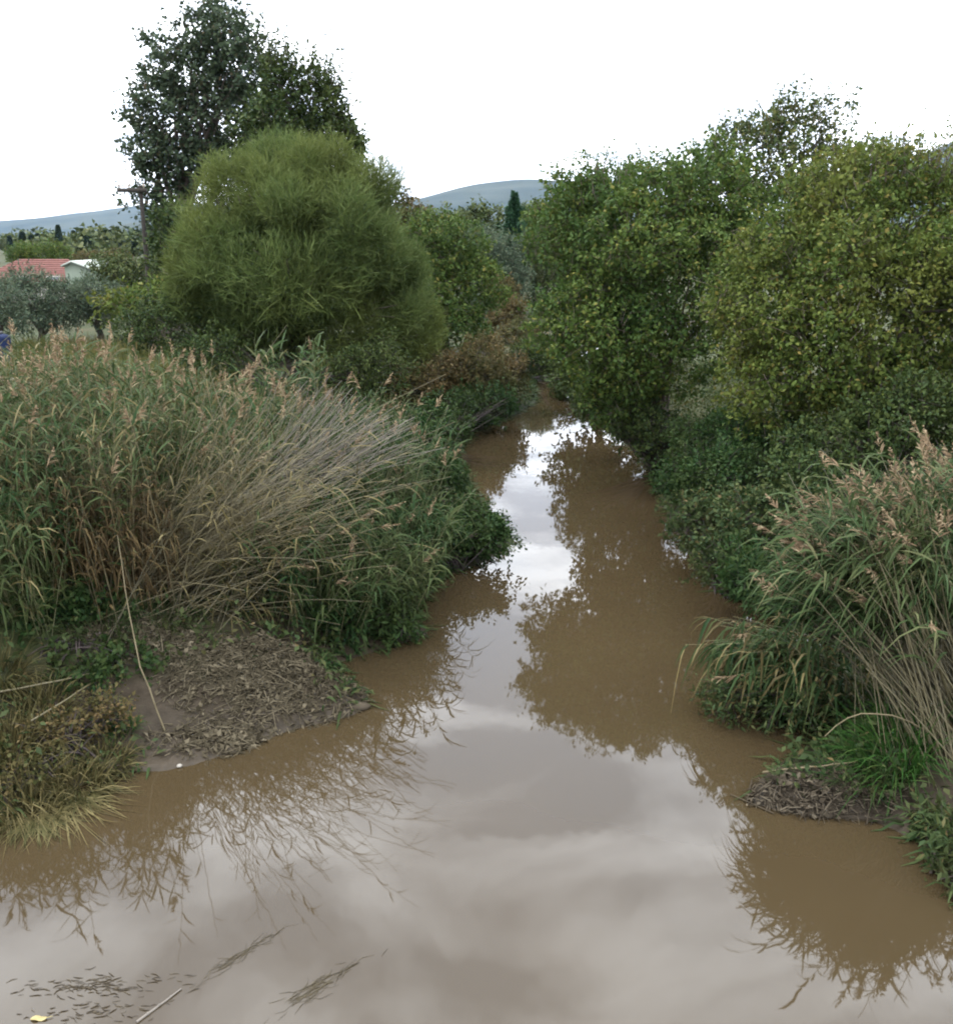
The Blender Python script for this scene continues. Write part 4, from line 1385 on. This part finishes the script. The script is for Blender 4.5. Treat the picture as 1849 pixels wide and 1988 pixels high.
# the pale track and the blue tank at the frame's edge
pa = [at_z(-120, 690, 1.1), at_z(-40, 672, 1.1), at_z(30, 668, 1.1), at_z(60, 661, 1.1)]
tk = MB()
path = np.array([[-34, 33.5], [-26, 32.6], [-19, 31.6], [-15.6, 30.5], [-13.5, 28.2]])
t5 = np.linspace(0, 1, 30)
tx = np.interp(t5, np.linspace(0, 1, 5), path[:, 0])
ty = np.interp(t5, np.linspace(0, 1, 5), path[:, 1])
wv = np.linspace(-1.1, 1.1, 7)
TX = np.tile(tx[:, None], (1, 7)) + wv[None] * .35
TY = ty[:, None] + wv[None] * .95
TZ = ground_z(TX, TY) + .05
ti = np.arange(210).reshape(30, 7)
tk.add(np.stack([TX, TY, TZ], axis=-1), np.stack([ti[:-1, :-1], ti[:-1, 1:], ti[1:, 1:], ti[1:, :-1]], axis=-1).reshape(-1, 4))
tag(tk.build('track', M['track'], smooth=True), kind='structure')

b = at_y(-4, 640, 35)
tb = np.array([b[0], 35, gz(b[0], 35)])
tank = empty('water_tank', tb, 'dark blue plastic tank at the end of the pale track under the olive tree', 'tank')
mb = MB()
tube(mb, [tb + [0, 0, z] for z in (-.02, .04, .1, .45, .5, .55, .9, .95, 1.0, 1.05)], [.30, .36, .37, .37, .385, .37, .37, .36, .30, .18], 20)
mb.build('body', M['blue_plastic'], tank, smooth=True)
mb = MB()
tube(mb, [tb + [0, 0, z] for z in (1.045, 1.06, 1.12, 1.13)], [.15, .16, .16, .12], 14)
mb.build('lid', M['tar'], tank, smooth=True)

# utility pole
p = at_y(272, 360, 41)
pb = np.array([p[0], 41, gz(p[0], 41)])
pole = empty('utility_pole', pb, 'wooden utility pole with one crossarm at the edge of the tallest tree', 'utility pole')
mb = MB()
tube(mb, [pb - [0, 0, .3], pb + [0, 0, (p[2] - pb[2]) * .5], [p[0], 41, p[2]]], [.11, .09, .075], 10)
mb.build('post', M['wood_post'], pole, smooth=True)
arm = box(MB(), (p[0] - .30, 40.86, p[2] - .18), (1.15, .11, .15)).build('crossarm', M['wood_post'], pole)
for dx in (-.8, -.4, .18):
    mb = MB()
    q = np.array([p[0] + dx, 40.86, p[2] - .105])
    tube(mb, [q, q + [0, 0, .05], q + [0, 0, .07], q + [0, 0, .13], q + [0, 0, .15]], [.02, .02, .055, .05, .02], 8)
    mb.build('insulator', M['porcelain'], arm, loc=pb)

# red-roofed house
hy = 66.0
hx0, hx1 = at_y(-60, 540, hy)[0], at_y(128, 540, hy)[0]
zg = 1.15
ze = at_y(60, 548, hy)[2]
zr = at_y(60, 503, hy + 3)[2]
cx = (hx0 + hx1) / 2
hb = np.array([cx, hy + 3.2, zg])
house = empty('house', hb, 'low house with red tiled hip roof behind the olive trees', 'house')
wl = box(MB(), (cx, hy + 3.2, (zg + ze) / 2 - .1), (hx1 - hx0 - .7, 5.7, ze - zg + .18)).build('wall', M['wall'], house)
e0 = np.array([[hx0, hy, ze], [hx1, hy, ze], [hx1, hy + 6.4, ze], [hx0, hy + 6.4, ze]])
rd = np.array([[hx0 + 2.0, hy + 3.2, zr], [hx1 - 1.0, hy + 3.2, zr]])
lo = e0 - np.array([0, 0, .14])
rv = np.concatenate([e0, rd, lo])
rf = MB()
rf.add(rv, [[0, 1, 5, 4], [2, 3, 4, 5], [0, 6, 7, 1][::-1], [1, 7, 8, 2][::-1], [2, 8, 9, 3][::-1], [3, 9, 6, 0][::-1], [6, 9, 8, 7][::-1]])
rf.add(rv, [[1, 2, 5], [3, 0, 4]])
roof = rf.build('roof', M['roof'], house)
rows = 11
for k in range(rows):                                   # tile courses on the slope toward the river
    a = (k + .1) / rows
    l = e0[0] * (1 - a) + rd[0] * a
    r_ = e0[1] * (1 - a) + rd[1] * a
    mb = MB()
    up = np.array([0, -.015, .035])
    a2 = (k + 1.0) / rows
    l2 = e0[0] * (1 - a2) + rd[0] * a2
    r2 = e0[1] * (1 - a2) + rd[1] * a2
    mb.add([l + up, r_ + up, r2 + up * .2, l2 + up * .2, l, r_], [[0, 1, 2, 3], [4, 5, 1, 0]])
    mb.build('tile_course', M['roof'], roof, loc=hb)
for dx in (-2.2, .2, 2.2):
    wdw = box(MB(), (cx + dx, hy + .335, zg + 1.5), (.9, .06, 1.0)).build('window', M['wall'], house)
    box(MB(), (cx + dx, hy + .30, zg + 1.5), (.76, .03, .86)).build('pane', M['glass_dark'], wdw, loc=hb)

# pale shed beside it, gable to the river
sy = 60.0
s0, s1 = at_y(128, 545, sy)[0], at_y(192, 545, sy)[0]
se = at_y(190, 532, sy)[2]
sr = at_y(150, 510, sy)[2]
sb = np.array([(s0 + s1) / 2, sy + 2.5, 1.15])
shed = empty('shed', sb, 'pale grey-green shed with gently sloping roof next to the red-roofed house', 'shed')
mb = MB()
xm = s0 + (s1 - s0) * .25
f0 = [(s0, sy, 1.1), (s1, sy, 1.1), (s1, sy, se), (xm, sy, sr), (s0, sy, sr - .25)]
b0_ = [(x, sy + 5, z) for x, y, z in f0]
mb.add(f0 + b0_, [[0, 1, 6, 5], [1, 2, 7, 6], [4, 0, 5, 9]])
mb.add(f0, [[0, 1, 2, 3, 4]]).add(b0_, [[4, 3, 2, 1, 0]])
mb.build('wall', M['shed_wall'], shed)
mb = MB()
q = [(s0 - .15, sy - .2, sr - .24), (xm, sy - .2, sr + .03), (s1 + .25, sy - .2, se + .0)]
v = q + [(x, y + 5.4, z) for x, y, z in q] + [(x, y, z + .1) for x, y, z in q] + [(x, y + 5.4, z + .1) for x, y, z in q]
mb.add(v, [[0, 1, 4, 3], [1, 2, 5, 4], [6, 9, 10, 7], [7, 10, 11, 8], [0, 6, 7, 1], [1, 7, 8, 2], [3, 4, 10, 9], [4, 5, 11, 10], [0, 3, 9, 6], [2, 8, 11, 5]])
mb.build('roof', M['shed_roof'], shed)
dr = box(MB(), (s0 + (s1 - s0) * .55, sy - .04, 2.1), (.9, .06, 1.9)).build('door', M['wood_post'], shed)
box(MB(), (s0 + (s1 - s0) * .55 + .35, sy - .085, 2.1), (.05, .04, .16)).build('handle', M['tar'], dr, loc=sb)

# cypresses on the plain


def cypress_mesh(seed, H=9.0, R=1.0):
    g = np.random.default_rng(seed)
    n = 2600
    s = g.random(n)
    az = g.uniform(0, 6.283, n)
    prof = R * np.minimum(1, s * 6) * (1 - s) ** .6 * g.uniform(.6, 1.05, n)
    pos = np.stack([prof * np.cos(az), prof * np.sin(az), .3 + s * (H - .3)], axis=-1)
    ax = unit(np.stack([np.cos(az) * .4, np.sin(az) * .4, np.ones(n)], axis=-1) + g.normal(size=(n, 3)) * .25)
    l = g.uniform(.5, .9, n)
    lm = MB()
    leaves(lm, pos, ax, sphere_dirs(n, g), l, l * .45)
    tm = MB()
    tube(tm, [(0, 0, -.3), (0, 0, H * .5), (0, 0, H * .9)], [.18, .12, .03], 6)
    a = lm.mesh('crown')
    a.materials.append(M['leaf_cypress'])
    b = tm.mesh('trunk')
    b.materials.append(M['bark'])
    return a, b


cms = [cypress_mesh(500 + i) for i in range(3)]
for i, (px, ytop, Y, w_) in enumerate([(18, 459, 260, 1.0), (42, 452, 250, 1.2), (60, 458, 240, 1.1), (73, 455, 250, 1.0), (112, 440, 230, 1.0), (142, 450, 240, 1.0), (160, 446, 235, 1.1),
                                       (172, 455, 250, 1.1), (205, 449, 270, 1.5), (230, 450, 260, 1.6), (88, 460, 245, 1.0), (262, 462, 240, 1.4)]):
    p = at_y(px, ytop, Y)
    z0 = gz(p[0], Y)
    t = empty('cypress_tree', (p[0], Y, z0), 'slim dark cypress in the row on the plain under the hazy hills', 'tree', 'cypresses on the far plain')
    H = p[2] - z0
    for me, nm in zip(cms[i % 3], ('crown', 'trunk')):
        o = bpy.data.objects.new(nm, me)
        col.objects.link(o)
        o.parent = t
        o.scale = (w_ * .95, w_ * .95, H / 9.0)

# the wooded plain far off
g_ = np.random.default_rng(76)
mb = MB()
for _ in range(430):
    Y = 110 * (1000 / 110) ** g_.random()
    x = g_.uniform(-.62, .62) * Y
    if Y < 170 and -0.54 < x / Y < -.30:
        continue
    r = g_.uniform(1.6, 3.4) * (1 + Y / 900)
    c = np.array([x, Y, 1.1 + r * .75])
    rad = np.array([r * 1.3, r * 1.3, r])
    nl = int(260 if Y < 350 else 150)
    d = sphere_dirs(nl, g_)
    d[:, 2] = d[:, 2] * .8 + .15
    pos = c + d * rad * g_.uniform(.7, 1.08, nl)[:, None]
    l = g_.uniform(.5, 1.0, nl) * (1 + Y / 500)
    leaves(mb, pos, sphere_dirs(nl, g_), unit(d + [0, 0, .4] + g_.normal(size=(nl, 3)) * .4), l, l * .8)
tag(mb.build('treeline', M['leaf_far'], loc=(0, 300, 1)), 'far wooded plain of scattered groves under the hills', 'woodland', kind='stuff')

# ------------------------------------------------------------------ haze: one closed box of thin air round everything
hz = box(MB(), (0, 2900, 274.0), (10600, 6900, 552.0)).build('haze', M['track'])
hz.data.materials.clear()
m, nt, out = new_mat('haze')
pv = nt.nodes.new('ShaderNodeVolumePrincipled')
pv.inputs['Color'].default_value = (.42, .66, 1.0, 1)
pv.inputs['Density'].default_value = 0.000028
pv.inputs['Anisotropy'].default_value = 0.1
nt.links.new(pv.outputs[0], out.inputs['Volume'])
hz.data.materials.append(m)
tag(hz, 'thin pale haze over the valley', 'haze', kind='stuff')
